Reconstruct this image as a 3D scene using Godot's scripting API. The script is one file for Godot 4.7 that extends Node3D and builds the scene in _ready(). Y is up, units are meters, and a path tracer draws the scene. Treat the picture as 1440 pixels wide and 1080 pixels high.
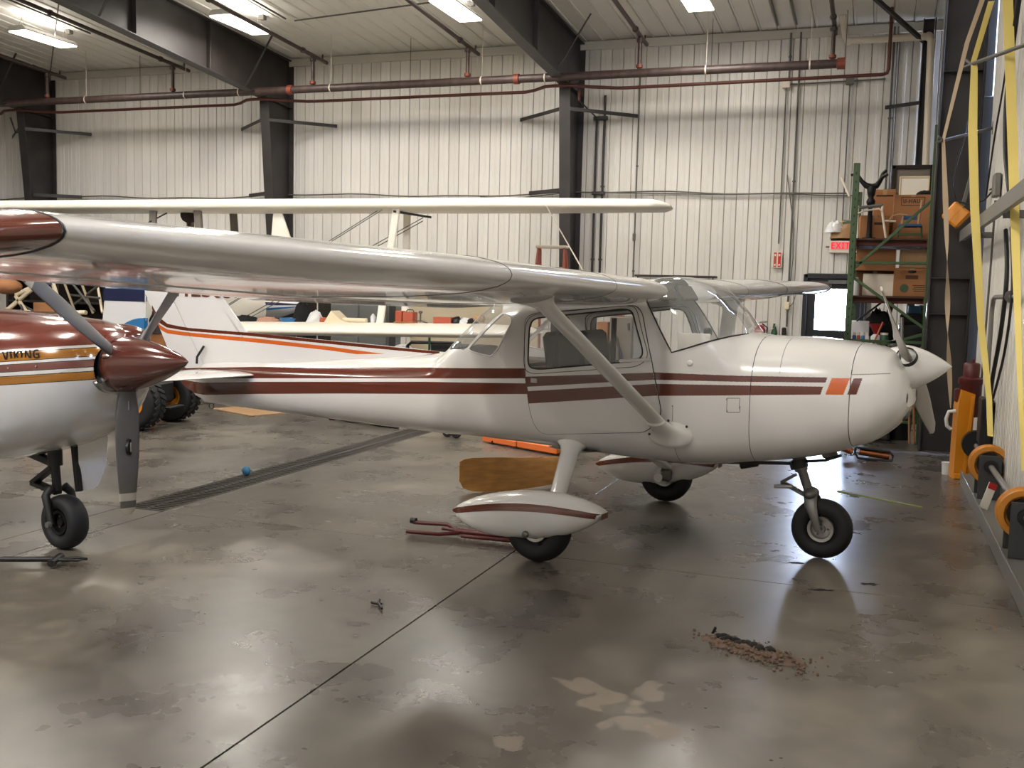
extends Node3D
# A small-aircraft hangar: a white high-wing trainer with brown stripes in the middle, a brown-nosed low-wing tourer at the left,
# stored aircraft and clutter behind, shelving and a bi-fold door with its lift straps at the right.

const EYE := Vector3(0, 1.678, 0)
const PLANE_AT := Vector3(-1.711, 0, -7.069)
const PLANE_YAW := 0.16652
const WALL_Z := -18.0
var M := {}
var taken := {}
var hold: Node3D

func _ready() -> void:
	setting()
	materials()
	hangar()
	trainer()
	more()

func setting() -> void:
	var cam := Camera3D.new()
	cam.name = "camera"
	cam.keep_aspect = Camera3D.KEEP_HEIGHT
	cam.fov = rad_to_deg(2.0 * atan(540.0 / 1429.5))
	var yaw := 0.339865
	var pitch := 0.0905048
	var roll := 0.0256861
	var fw := Vector3(-sin(yaw) * cos(pitch), -sin(pitch), -cos(yaw) * cos(pitch))
	var r0 := Vector3(cos(yaw), 0, -sin(yaw))
	var u0 := r0.cross(fw)
	var rr := r0 * cos(roll) + u0 * sin(roll)
	var uu := u0 * cos(roll) - r0 * sin(roll)
	cam.transform = Transform3D(Basis(rr, uu, -fw), EYE)
	cam.near = 0.05
	cam.far = 200.0
	add_child(cam)
	cam.current = true
	var we := WorldEnvironment.new()
	we.name = "surroundings"
	var env := Environment.new()
	env.background_mode = Environment.BG_SKY
	var sky := Sky.new()
	var ps := ProceduralSkyMaterial.new()
	ps.sky_top_color = Color(0.62, 0.74, 0.95)
	ps.sky_horizon_color = Color(0.92, 0.95, 1.0)
	ps.ground_bottom_color = Color(0.6, 0.62, 0.66)
	ps.ground_horizon_color = Color(0.86, 0.9, 0.97)
	ps.energy_multiplier = 120.0
	sky.sky_material = ps
	env.sky = sky
	env.tonemap_mode = Environment.TONE_MAPPER_LINEAR
	env.tonemap_exposure = 1.0
	env.sdfgi_enabled = true
	env.ssao_enabled = true
	env.ssil_enabled = true
	we.environment = env
	add_child(we)

# ---------------------------------------------------------------- shapes
class B:
	var v := PackedVector3Array()
	var n := PackedVector3Array()
	var uv := PackedVector2Array()
	var has_uv := false
	func tri(a: Vector3, b: Vector3, c: Vector3, na: Vector3, nb: Vector3, nc: Vector3) -> void:
		var cr := (b - a).cross(c - a)
		if cr.length_squared() < 1e-16:
			return
		if cr.dot(na + nb + nc) > 0.0:
			v.append(a); v.append(c); v.append(b)
			n.append(na); n.append(nc); n.append(nb)
		else:
			v.append(a); v.append(b); v.append(c)
			n.append(na); n.append(nb); n.append(nc)
	func flat(pts: Array, out: Vector3) -> void:
		for i in range(1, pts.size() - 1):
			tri(pts[0], pts[i], pts[i + 1], out, out, out)
	func face(pts: Array, mid: Vector3) -> void:
		var nn: Vector3 = (pts[1] - pts[0]).cross(pts[2] - pts[0]).normalized()
		if nn.dot(pts[0] - mid) < 0:
			nn = -nn
		flat(pts, nn)
	func box(c: Vector3, s: Vector3, bv := 0.004, t := Basis()) -> B:
		var h := s * 0.5
		bv = minf(bv, minf(h.x, minf(h.y, h.z)) * 0.6)
		var q := func(x: float, y: float, z: float) -> Vector3: return c + t * Vector3(x, y, z)
		for ax in 3:
			var b1 := (ax + 1) % 3
			var b2 := (ax + 2) % 3
			for sg in [-1.0, 1.0]:
				var p := []
				for k in [[-1, -1], [1, -1], [1, 1], [-1, 1]]:
					var e := Vector3()
					e[ax] = sg * h[ax]
					e[b1] = k[0] * (h[b1] - bv)
					e[b2] = k[1] * (h[b2] - bv)
					p.append(c + t * e)
				var o := Vector3(); o[ax] = sg
				flat(p, t * o)
				for s2 in [-1.0, 1.0]:
					var e1 := Vector3(); var e2 := Vector3(); var e3 := Vector3(); var e4 := Vector3()
					e1[ax] = sg * h[ax]; e1[b1] = s2 * (h[b1] - bv); e1[b2] = h[b2] - bv
					e2[ax] = sg * h[ax]; e2[b1] = s2 * (h[b1] - bv); e2[b2] = -h[b2] + bv
					e3[ax] = sg * (h[ax] - bv); e3[b1] = s2 * h[b1]; e3[b2] = -h[b2] + bv
					e4[ax] = sg * (h[ax] - bv); e4[b1] = s2 * h[b1]; e4[b2] = h[b2] - bv
					var o2 := Vector3(); o2[ax] = sg; o2[b1] = s2
					flat([c + t * e1, c + t * e2, c + t * e3, c + t * e4], (t * o2).normalized())
		for k in 8:
			var g := Vector3(1 if k & 1 else -1, 1 if k & 2 else -1, 1 if k & 4 else -1)
			var a1 := Vector3(g.x * h.x, g.y * (h.y - bv), g.z * (h.z - bv))
			var a2 := Vector3(g.x * (h.x - bv), g.y * h.y, g.z * (h.z - bv))
			var a3 := Vector3(g.x * (h.x - bv), g.y * (h.y - bv), g.z * h.z)
			flat([c + t * a1, c + t * a2, c + t * a3], (t * g).normalized())
		return self
	func bar(a: Vector3, b: Vector3, w: float, h: float, bv := 0.004, up := Vector3.UP) -> B:
		var d := (b - a)
		var z := d.normalized()
		var x := up.cross(z)
		if x.length() < 0.01:
			x = Vector3.RIGHT.cross(z)
		x = x.normalized()
		return box((a + b) * 0.5, Vector3(w, h, d.length()), bv, Basis(x, z.cross(x), z))
	func loft(rings: Array, closed := true, cap0 := true, cap1 := true) -> B:
		# rings: arrays of points with one count; smooth normals from neighbours
		var m: int = rings.size()
		var k: int = rings[0].size()
		var nor := []
		for i in m:
			var row := PackedVector3Array()
			var mid := Vector3()
			for p in rings[i]: mid += p
			mid /= k
			for j in k:
				var j0: int = (j - 1 + k) % k if closed else maxi(j - 1, 0)
				var j1: int = (j + 1) % k if closed else mini(j + 1, k - 1)
				var du: Vector3 = rings[i][j1] - rings[i][j0]
				var dv: Vector3 = rings[mini(i + 1, m - 1)][j] - rings[maxi(i - 1, 0)][j]
				var nn := du.cross(dv)
				if nn.length() < 1e-9:
					nn = rings[i][j] - mid
					if nn.length() < 1e-9:
						nn = dv
				nn = nn.normalized()
				row.append(nn)
			nor.append(row)
		# one sign for the whole surface
		var s := 0.0
		for i in m:
			var mid := Vector3()
			for p in rings[i]: mid += p
			mid /= k
			for j in k: s += nor[i][j].dot(rings[i][j] - mid)
		if closed and s < 0:
			for i in m:
				for j in k: nor[i][j] = -nor[i][j]
		for i in m - 1:
			for j in (k if closed else k - 1):
				var j2 := (j + 1) % k
				tri(rings[i][j], rings[i + 1][j], rings[i + 1][j2], nor[i][j], nor[i + 1][j], nor[i + 1][j2])
				tri(rings[i][j], rings[i + 1][j2], rings[i][j2], nor[i][j], nor[i + 1][j2], nor[i][j2])
		if closed:
			for e in [[0, cap0, 1], [m - 1, cap1, m - 2]]:
				if e[1]:
					var ring: Array = Array(rings[e[0]])
					var mid := Vector3(); var mid2 := Vector3()
					for p in ring: mid += p
					for p in rings[e[2]]: mid2 += p
					mid /= k; mid2 /= k
					var o := (mid - mid2).normalized()
					for j in k:
						tri(mid, ring[j], ring[(j + 1) % k], o, o, o)
		return self
	func tube(pts: Array, r, sides := 8, caps := true) -> B:
		var rings := []
		var m: int = pts.size()
		var x := Vector3()
		for i in m:
			var d: Vector3 = (pts[mini(i + 1, m - 1)] - pts[maxi(i - 1, 0)]).normalized()
			if i == 0:
				x = d.cross(Vector3.UP)
				if x.length() < 0.05: x = d.cross(Vector3.RIGHT)
			x = (x - d * x.dot(d)).normalized()
			var y := d.cross(x)
			var rad: float = r[i] if r is Array else r
			var ring := []
			for k in sides:
				var a := TAU * k / sides
				ring.append(pts[i] + (x * cos(a) + y * sin(a)) * rad)
			rings.append(ring)
		return loft(rings, true, caps, caps)
	func lathe(prof: Array, t: Transform3D, seg := 20, sharp := 0.6) -> B:
		# prof: Vector2(radius, height along y); creases where the profile bends sharply
		var m: int = prof.size()
		for i in m - 1:
			var d: Vector2 = prof[i + 1] - prof[i]
			if d.length() < 1e-6: continue
			var nn := Vector2(d.y, -d.x).normalized()
			var n0 := nn; var n1 := nn
			if i > 0:
				var dp: Vector2 = prof[i] - prof[i - 1]
				var np := Vector2(dp.y, -dp.x).normalized()
				if np.dot(nn) > sharp: n0 = (np + nn).normalized()
			if i < m - 2:
				var dn: Vector2 = prof[i + 2] - prof[i + 1]
				var np := Vector2(dn.y, -dn.x).normalized()
				if np.dot(nn) > sharp: n1 = (np + nn).normalized()
			for k in seg:
				var a := TAU * k / seg; var b := TAU * (k + 1) / seg
				var ca := Vector3(cos(a), 0, sin(a)); var cb := Vector3(cos(b), 0, sin(b))
				var p0: Vector3 = t * (ca * prof[i].x + Vector3.UP * prof[i].y)
				var p1: Vector3 = t * (cb * prof[i].x + Vector3.UP * prof[i].y)
				var p2: Vector3 = t * (cb * prof[i + 1].x + Vector3.UP * prof[i + 1].y)
				var p3: Vector3 = t * (ca * prof[i + 1].x + Vector3.UP * prof[i + 1].y)
				var na := t.basis * (ca * n0.x + Vector3.UP * n0.y); var nb := t.basis * (cb * n0.x + Vector3.UP * n0.y)
				var nc := t.basis * (cb * n1.x + Vector3.UP * n1.y); var nd := t.basis * (ca * n1.x + Vector3.UP * n1.y)
				tri(p0, p1, p2, na, nb, nc)
				tri(p0, p2, p3, na, nc, nd)
		return self
	func prism(poly: Array, t: Transform3D, depth: float) -> B:
		# poly in the xy plane of t, pushed out along its z from -depth/2 to depth/2
		var pk := PackedVector2Array(poly)
		var ix := Geometry2D.triangulate_polygon(pk)
		var zf := t.basis.z.normalized()
		for s in [-1.0, 1.0]:
			for i in range(0, ix.size(), 3):
				var q := []
				for k in 3: q.append(t * Vector3(pk[ix[i + k]].x, pk[ix[i + k]].y, s * depth * 0.5))
				tri(q[0], q[1], q[2], zf * s, zf * s, zf * s)
		var area := 0.0
		for i in pk.size():
			var p := pk[i]; var q := pk[(i + 1) % pk.size()]
			area += p.x * q.y - q.x * p.y
		for i in pk.size():
			var p := pk[i]; var q := pk[(i + 1) % pk.size()]
			var o := Vector2(q.y - p.y, p.x - q.x).normalized() * signf(area)
			flat([t * Vector3(p.x, p.y, -depth / 2), t * Vector3(q.x, q.y, -depth / 2), t * Vector3(q.x, q.y, depth / 2), t * Vector3(p.x, p.y, depth / 2)], (t.basis * Vector3(o.x, o.y, 0)).normalized())
		return self
	func ball(c: Vector3, r: Vector3, seg := 12, rows := 8) -> B:
		for i in rows:
			for j in seg:
				var q := []
				for e in [[i, j], [i + 1, j], [i + 1, j + 1], [i, j + 1]]:
					var a: float = PI * e[0] / rows; var b: float = TAU * e[1] / seg
					q.append(Vector3(sin(a) * cos(b), cos(a), sin(a) * sin(b)))
				var nn := q.map(func(p): return (p / r).normalized())
				tri(c + q[0] * r, c + q[1] * r, c + q[2] * r, nn[0], nn[1], nn[2])
				tri(c + q[0] * r, c + q[2] * r, c + q[3] * r, nn[0], nn[2], nn[3])
		return self
	func mesh() -> ArrayMesh:
		var a := []
		a.resize(Mesh.ARRAY_MAX)
		a[Mesh.ARRAY_VERTEX] = v
		a[Mesh.ARRAY_NORMAL] = n
		if has_uv: a[Mesh.ARRAY_TEX_UV] = uv
		var m := ArrayMesh.new()
		if v.size(): m.add_surface_from_arrays(Mesh.PRIMITIVE_TRIANGLES, a)
		return m
	func uvs(f: Callable) -> B:
		has_uv = true
		for p in v: uv.append(f.call(p))
		return self

func numbered(n: String) -> String:
	var k: int = taken.get(n, 0)
	taken[n] = k + 1
	return n if k == 0 else "%s_%03d" % [n, k]

func tag(o: Node3D, label: String, category: String, group := "") -> Node3D:
	o.set_meta("label", label)
	o.set_meta("category", category)
	if group: o.set_meta("group", group)
	return o

func thing(n: String, label: String, category: String, at := Vector3.ZERO, turn := 0.0, group := "") -> Node3D:
	var o := Node3D.new()
	o.name = numbered(n)
	add_child(o)
	o.position = at
	o.rotation.y = turn
	return tag(o, label, category, group)

func part(parent: Node3D, n: String, b: B, m: String, label := "") -> MeshInstance3D:
	var o := MeshInstance3D.new()
	o.name = n if parent != self else numbered(n)
	o.mesh = b.mesh()
	o.material_override = null
	if o.mesh.get_surface_count(): o.mesh.surface_set_material(0, M[m])
	if label: o.set_meta("label", label)
	parent.add_child(o, true)
	return o

func inst(parent: Node3D, n: String, mesh: Mesh, t: Transform3D) -> MeshInstance3D:
	var o := MeshInstance3D.new()
	o.name = n
	o.mesh = mesh
	o.transform = t
	parent.add_child(o, true)
	return o

func single(n: String, b: B, m: String, label: String, category: String, at := Vector3.ZERO, turn := 0.0, group := "") -> MeshInstance3D:
	var o := part(self, n, b, m)
	o.position = at
	o.rotation.y = turn
	tag(o, label, category, group)
	return o

func struct(n: String, b: B, m: String, at := Vector3.ZERO) -> MeshInstance3D:
	var o := part(self, n, b, m)
	o.position = at
	o.set_meta("kind", "structure")
	return o

func copy(o: Node3D, label: String, at: Vector3, turn := 0.0) -> Node3D:
	var c := o.duplicate() as Node3D
	var base := String(o.name)
	c.name = numbered(base)
	add_child(c)
	c.position = at
	c.rotation.y = turn
	c.set_meta("label", label)
	return c

func lettering(parent: Node3D, n: String, text: String, size: float, m: String, t: Transform3D, font := "Droid Sans", weight := 400) -> MeshInstance3D:
	var tm := TextMesh.new()
	var sf := SystemFont.new()
	sf.font_names = PackedStringArray([font])
	sf.font_weight = weight
	tm.font = sf
	tm.text = text
	tm.font_size = 64
	tm.pixel_size = size / 46.0
	tm.depth = 0.002
	tm.material = M[m]
	return inst(parent, n, tm, t)

# ---------------------------------------------------------------- materials
func mat(n: String, c: Color, rough := 0.6, metal := 0.0) -> StandardMaterial3D:
	var m := StandardMaterial3D.new()
	m.resource_name = n
	m.albedo_color = c
	m.roughness = rough
	m.metallic = metal
	m.cull_mode = BaseMaterial3D.CULL_DISABLED
	M[n] = m
	return m

func noise(freq: float, oct := 4, sd := 1, type := FastNoiseLite.TYPE_SIMPLEX_SMOOTH) -> FastNoiseLite:
	var f := FastNoiseLite.new()
	f.seed = sd
	f.noise_type = type
	f.frequency = freq
	f.fractal_octaves = oct
	return f

func noise_tex(freq: float, oct: int, sd: int, lo: Color, hi: Color, size := 512, stretch := Vector2(1, 1)) -> ImageTexture:
	var im := noise(freq, oct, sd).get_seamless_image(size, size, false, false, 0.15, true)
	var src := im.get_data()
	var out := PackedByteArray()
	out.resize(size * size * 3)
	for i in size * size:
		var t := src[i] / 255.0
		var c := lo.lerp(hi, t)
		out[i * 3] = int(c.r * 255); out[i * 3 + 1] = int(c.g * 255); out[i * 3 + 2] = int(c.b * 255)
	return ImageTexture.create_from_image(Image.create_from_data(size, size, false, Image.FORMAT_RGB8, out))

func grain(n: String, c: Color, rough: float, amount := 0.12, scale := Vector3.ONE, sd := 3, metal := 0.0) -> StandardMaterial3D:
	# a colour broken up by a soft two-scale noise
	var m := mat(n, Color.WHITE, rough, metal)
	m.albedo_texture = noise_tex(0.012, 5, sd, c.darkened(amount), c.lightened(amount * 0.6), 256)
	m.uv1_triplanar = true
	m.uv1_scale = scale
	return m

func glossy(n: String, c: Color, rough := 0.16) -> StandardMaterial3D:
	var m := mat(n, c, rough)
	m.clearcoat_enabled = true
	m.clearcoat = 0.6
	m.clearcoat_roughness = 0.06
	return m

func materials() -> void:
	var white := glossy("white paint", Color(0.82, 0.815, 0.80), 0.22)
	glossy("brown paint", Color(0.34, 0.14, 0.075), 0.2)
	glossy("orange paint", Color(0.80, 0.33, 0.10), 0.25)
	var wv := glossy("wing paint", Color(0.80, 0.795, 0.785), 0.15)
	var wn := noise(0.012, 3, 11).get_seamless_image(256, 256, false, false, 0.2, true)
	wn.bump_map_to_normal_map(3.0)
	wv.normal_enabled = true
	wv.normal_texture = ImageTexture.create_from_image(wn)
	wv.normal_scale = 0.35
	wv.uv1_triplanar = true
	wv.uv1_scale = Vector3(0.9, 0.9, 0.35)
	mat("seam", Color(0.16, 0.15, 0.14), 0.7)
	mat("rubber", Color(0.022, 0.021, 0.023), 0.7)
	mat("black", Color(0.03, 0.03, 0.03), 0.5)
	mat("black cloth", Color(0.035, 0.032, 0.035), 0.95)
	mat("silver", Color(0.62, 0.61, 0.60), 0.35, 0.8)
	mat("dull metal", Color(0.42, 0.41, 0.40), 0.5, 0.7)
	mat("chrome", Color(0.8, 0.8, 0.8), 0.12, 1.0)
	mat("grey paint", Color(0.40, 0.39, 0.385), 0.4)
	mat("prop grey", Color(0.34, 0.335, 0.335), 0.38, 0.3)
	mat("prop light", Color(0.56, 0.54, 0.51), 0.35, 0.4)
	mat("interior", Color(0.35, 0.31, 0.27), 0.85)
	mat("dark interior", Color(0.07, 0.06, 0.06), 0.9)
	mat("seat cloth", Color(0.10, 0.075, 0.085), 0.95)
	mat("paper", Color(0.92, 0.90, 0.85), 0.9)
	var gl := mat("clear plastic", Color(0.85, 0.87, 0.87, 0.14), 0.04)
	gl.transparency = BaseMaterial3D.TRANSPARENCY_ALPHA
	var gl2 := mat("pane", Color(0.9, 0.95, 0.95, 0.06), 0.03)
	gl2.transparency = BaseMaterial3D.TRANSPARENCY_ALPHA
	grain("wall panel", Color(0.80, 0.785, 0.755), 0.42, 0.04, Vector3(0.7, 0.25, 0.7), 5)
	grain("wall panel light", Color(0.83, 0.815, 0.785), 0.42, 0.04, Vector3(0.6, 0.2, 0.6), 6)
	mat("wall joint", Color(0.44, 0.42, 0.40), 0.8)
	grain("ceiling panel", Color(0.84, 0.825, 0.795), 0.5, 0.04, Vector3(0.4, 0.4, 0.3), 7)
	mat("trim", Color(0.72, 0.70, 0.66), 0.5)
	grain("steel primer", Color(0.135, 0.115, 0.11), 0.5, 0.12, Vector3(0.5, 0.5, 0.5), 8)
	grain("pipe primer", Color(0.22, 0.155, 0.14), 0.5, 0.12, Vector3(2, 2, 2), 9)
	mat("rust pipe", Color(0.33, 0.16, 0.11), 0.55)
	mat("orange clamp", Color(0.46, 0.21, 0.14), 0.6)
	mat("galvanised", Color(0.50, 0.49, 0.47), 0.45, 0.5)
	mat("pvc", Color(0.80, 0.76, 0.69), 0.4)
	mat("conduit", Color(0.36, 0.35, 0.33), 0.5, 0.4)
	mat("cable", Color(0.05, 0.045, 0.045), 0.6)
	var lamp := mat("lamp face", Color(1, 1, 1), 0.5)
	lamp.emission_enabled = true
	lamp.emission = Color(1.0, 0.97, 0.90)
	lamp.emission_energy_multiplier = 6.0
	var slot := mat("lamp slot", Color(1, 1, 1), 0.5)
	slot.emission_enabled = true
	slot.emission = Color(1.0, 0.97, 0.92)
	slot.emission_energy_multiplier = 3.0
	mat("lamp body", Color(0.75, 0.75, 0.74), 0.4)
	mat("joint", Color(0.05, 0.045, 0.04), 0.9)
	glossy("tourer brown", Color(0.29, 0.12, 0.085), 0.18)
	mat("polished lip", Color(0.62, 0.62, 0.62), 0.15, 0.9)
	mat("tip white", Color(0.62, 0.60, 0.56), 0.5)
	mat("cardboard", Color(0.60, 0.41, 0.26), 0.9)
	mat("cardboard pale", Color(0.64, 0.51, 0.37), 0.9)
	mat("cardboard ink", Color(0.20, 0.14, 0.09), 0.9)
	mat("cardboard inside", Color(0.33, 0.21, 0.13), 0.9)
	mat("rack green", Color(0.21, 0.30, 0.17), 0.5)
	mat("rack beam", Color(0.36, 0.16, 0.10), 0.6)
	mat("rack board", Color(0.24, 0.14, 0.09), 0.8)
	mat("cream", Color(0.86, 0.80, 0.68), 0.5)
	mat("biplane cream", Color(0.93, 0.91, 0.855), 0.4)
	mat("navy", Color(0.07, 0.10, 0.24), 0.35)
	mat("sky blue", Color(0.16, 0.42, 0.62), 0.35)
	mat("blue", Color(0.16, 0.30, 0.46), 0.6)
	mat("red", Color(0.60, 0.10, 0.08), 0.45)
	mat("tow red", Color(0.34, 0.07, 0.07), 0.4)
	mat("maroon", Color(0.30, 0.075, 0.07), 0.45)
	mat("orange", Color(0.84, 0.42, 0.19), 0.5)
	mat("ladder orange", Color(0.66, 0.31, 0.21), 0.5)
	mat("yellow", Color(0.80, 0.50, 0.05), 0.4)
	mat("drum yellow", Color(0.72, 0.46, 0.12), 0.5)
	mat("strap yellow", Color(0.82, 0.74, 0.42), 0.85)
	mat("strap pale", Color(0.66, 0.58, 0.48), 0.85)
	mat("wood", Color(0.55, 0.36, 0.19), 0.7)
	grain("plywood", Color(0.90, 0.63, 0.30), 0.45, 0.25, Vector3(1.5, 6, 1.5), 12)
	mat("brown dark", Color(0.12, 0.075, 0.05), 0.8)
	mat("grey cabinet", Color(0.46, 0.47, 0.46), 0.5)
	mat("grey dark", Color(0.20, 0.20, 0.20), 0.6)
	mat("cloth pink", Color(0.66, 0.50, 0.42), 0.9)
	mat("plastic white", Color(0.82, 0.82, 0.82), 0.4)
	mat("rubble", Color(0.36, 0.29, 0.24), 0.95)
	mat("rubble dark", Color(0.06, 0.05, 0.045), 0.95)
	mat("chalk", Color(0.55, 0.60, 0.32), 0.95)
	mat("green", Color(0.14, 0.30, 0.22), 0.5)
	mat("ball blue", Color(0.20, 0.42, 0.55), 0.5)
	mat("copper", Color(0.55, 0.32, 0.18), 0.25, 0.8)
	mat("sign red", Color(0.75, 0.10, 0.10), 0.5)
	mat("sign white", Color(0.85, 0.80, 0.74), 0.5)
	mat("sign pink", Color(0.85, 0.62, 0.62), 0.5)
	mat("iron", Color(0.06, 0.05, 0.05), 0.5, 0.4)
	mat("galvanised dark", Color(0.45, 0.44, 0.42), 0.5, 0.3)
	mat("stone", Color(0.45, 0.42, 0.38), 0.8)
	var ex := mat("exit glow", Color(0.9, 0.1, 0.15), 0.5)
	ex.emission_enabled = true
	ex.emission = Color(1.0, 0.08, 0.15)
	ex.emission_energy_multiplier = 0.9
	var fb := mat("film", Color(0.9, 0.9, 0.92, 0.35), 0.3)
	fb.transparency = BaseMaterial3D.TRANSPARENCY_ALPHA
	mat("grate", Color(0.24, 0.22, 0.20), 0.6, 0.2)
	mat("apron", Color(0.72, 0.72, 0.70), 0.9)
	mat("door blue", Color(0.075, 0.085, 0.11), 0.4)
	floor_material()

func floor_material() -> void:
	# 1 texel is 1 cm; covers x -13 .. 2.36 and z -18 .. -2.64
	var S := 1536
	var big := noise(0.006, 5, 21).get_image(S, S, false, false, true).get_data()
	var mid := noise(0.013, 4, 22).get_image(S, S, false, false, true).get_data()
	var fin := noise(0.10, 3, 23).get_image(S, S, false, false, true).get_data()
	var sc := noise(0.022, 3, 24, FastNoiseLite.TYPE_SIMPLEX).get_image(S, S, false, false, true).get_data()
	var alb := PackedByteArray(); alb.resize(S * S * 3)
	var rgh := PackedByteArray(); rgh.resize(S * S)
	var a := Color(0.275, 0.257, 0.235)
	var b := Color(0.42, 0.395, 0.355)
	# worn pale patches: x, z, radius x, radius z
	var worn := [[-0.95, -3.98, 0.15, 0.22], [-0.84, -4.12, 0.08, 0.14], [-1.22, -3.45, 0.10, 0.07], [-0.66, -3.80, 0.06, 0.05]]
	for j in S:
		var z := -18.0 + j * 0.01
		for i in S:
			var x := -13.0 + i * 0.01
			var k := j * S + i
			var g := big[k] / 255.0
			var h := mid[k] / 255.0
			var f := fin[k] / 255.0
			var t := clampf((g - 0.5) * 0.9 + (h - 0.5) * 0.8 + (f - 0.5) * 0.14 + 0.45, 0, 1)
			var c := a.lerp(b, t)
			var s := sc[k] / 255.0
			c = c.lerp(Color(0.52, 0.49, 0.43), smoothstep(0.55, 0.95, s) * 0.22)
			c = c.lerp(Color(0.20, 0.18, 0.16), smoothstep(0.45, 0.05, s) * 0.25)
			var r := 0.29 + (h - 0.5) * 0.10 + (f - 0.5) * 0.03 + 0.05 * smoothstep(0.5, 0.9, s)
			if z > -4.5 and x > -1.5 and x < -0.4:
				for w in worn:
					var d := Vector2((x - w[0]) / w[2], (z - w[1]) / w[3]).length() + (s - 0.5) * 2.6 + (f - 0.5) * 0.8
					if d < 0.85:
						c = c.lerp(Color(0.50, 0.445, 0.38), 0.5)
						r = 0.6
			alb[k * 3] = int(clampf(c.r, 0, 1) * 255); alb[k * 3 + 1] = int(clampf(c.g, 0, 1) * 255); alb[k * 3 + 2] = int(clampf(c.b, 0, 1) * 255)
			rgh[k] = int(clampf(r, 0.08, 0.9) * 255)
	var m := mat("concrete", Color.WHITE, 1.0)
	m.albedo_texture = ImageTexture.create_from_image(Image.create_from_data(S, S, false, Image.FORMAT_RGB8, alb))
	m.roughness_texture = ImageTexture.create_from_image(Image.create_from_data(S, S, false, Image.FORMAT_L8, rgh))
	m.roughness_texture_channel = BaseMaterial3D.TEXTURE_CHANNEL_RED
	m.metallic_specular = 0.6

# ---------------------------------------------------------------- the building
func ceil_y(z: float) -> float:
	return 6.16 + 0.052 * (z + 18.0)

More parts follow.
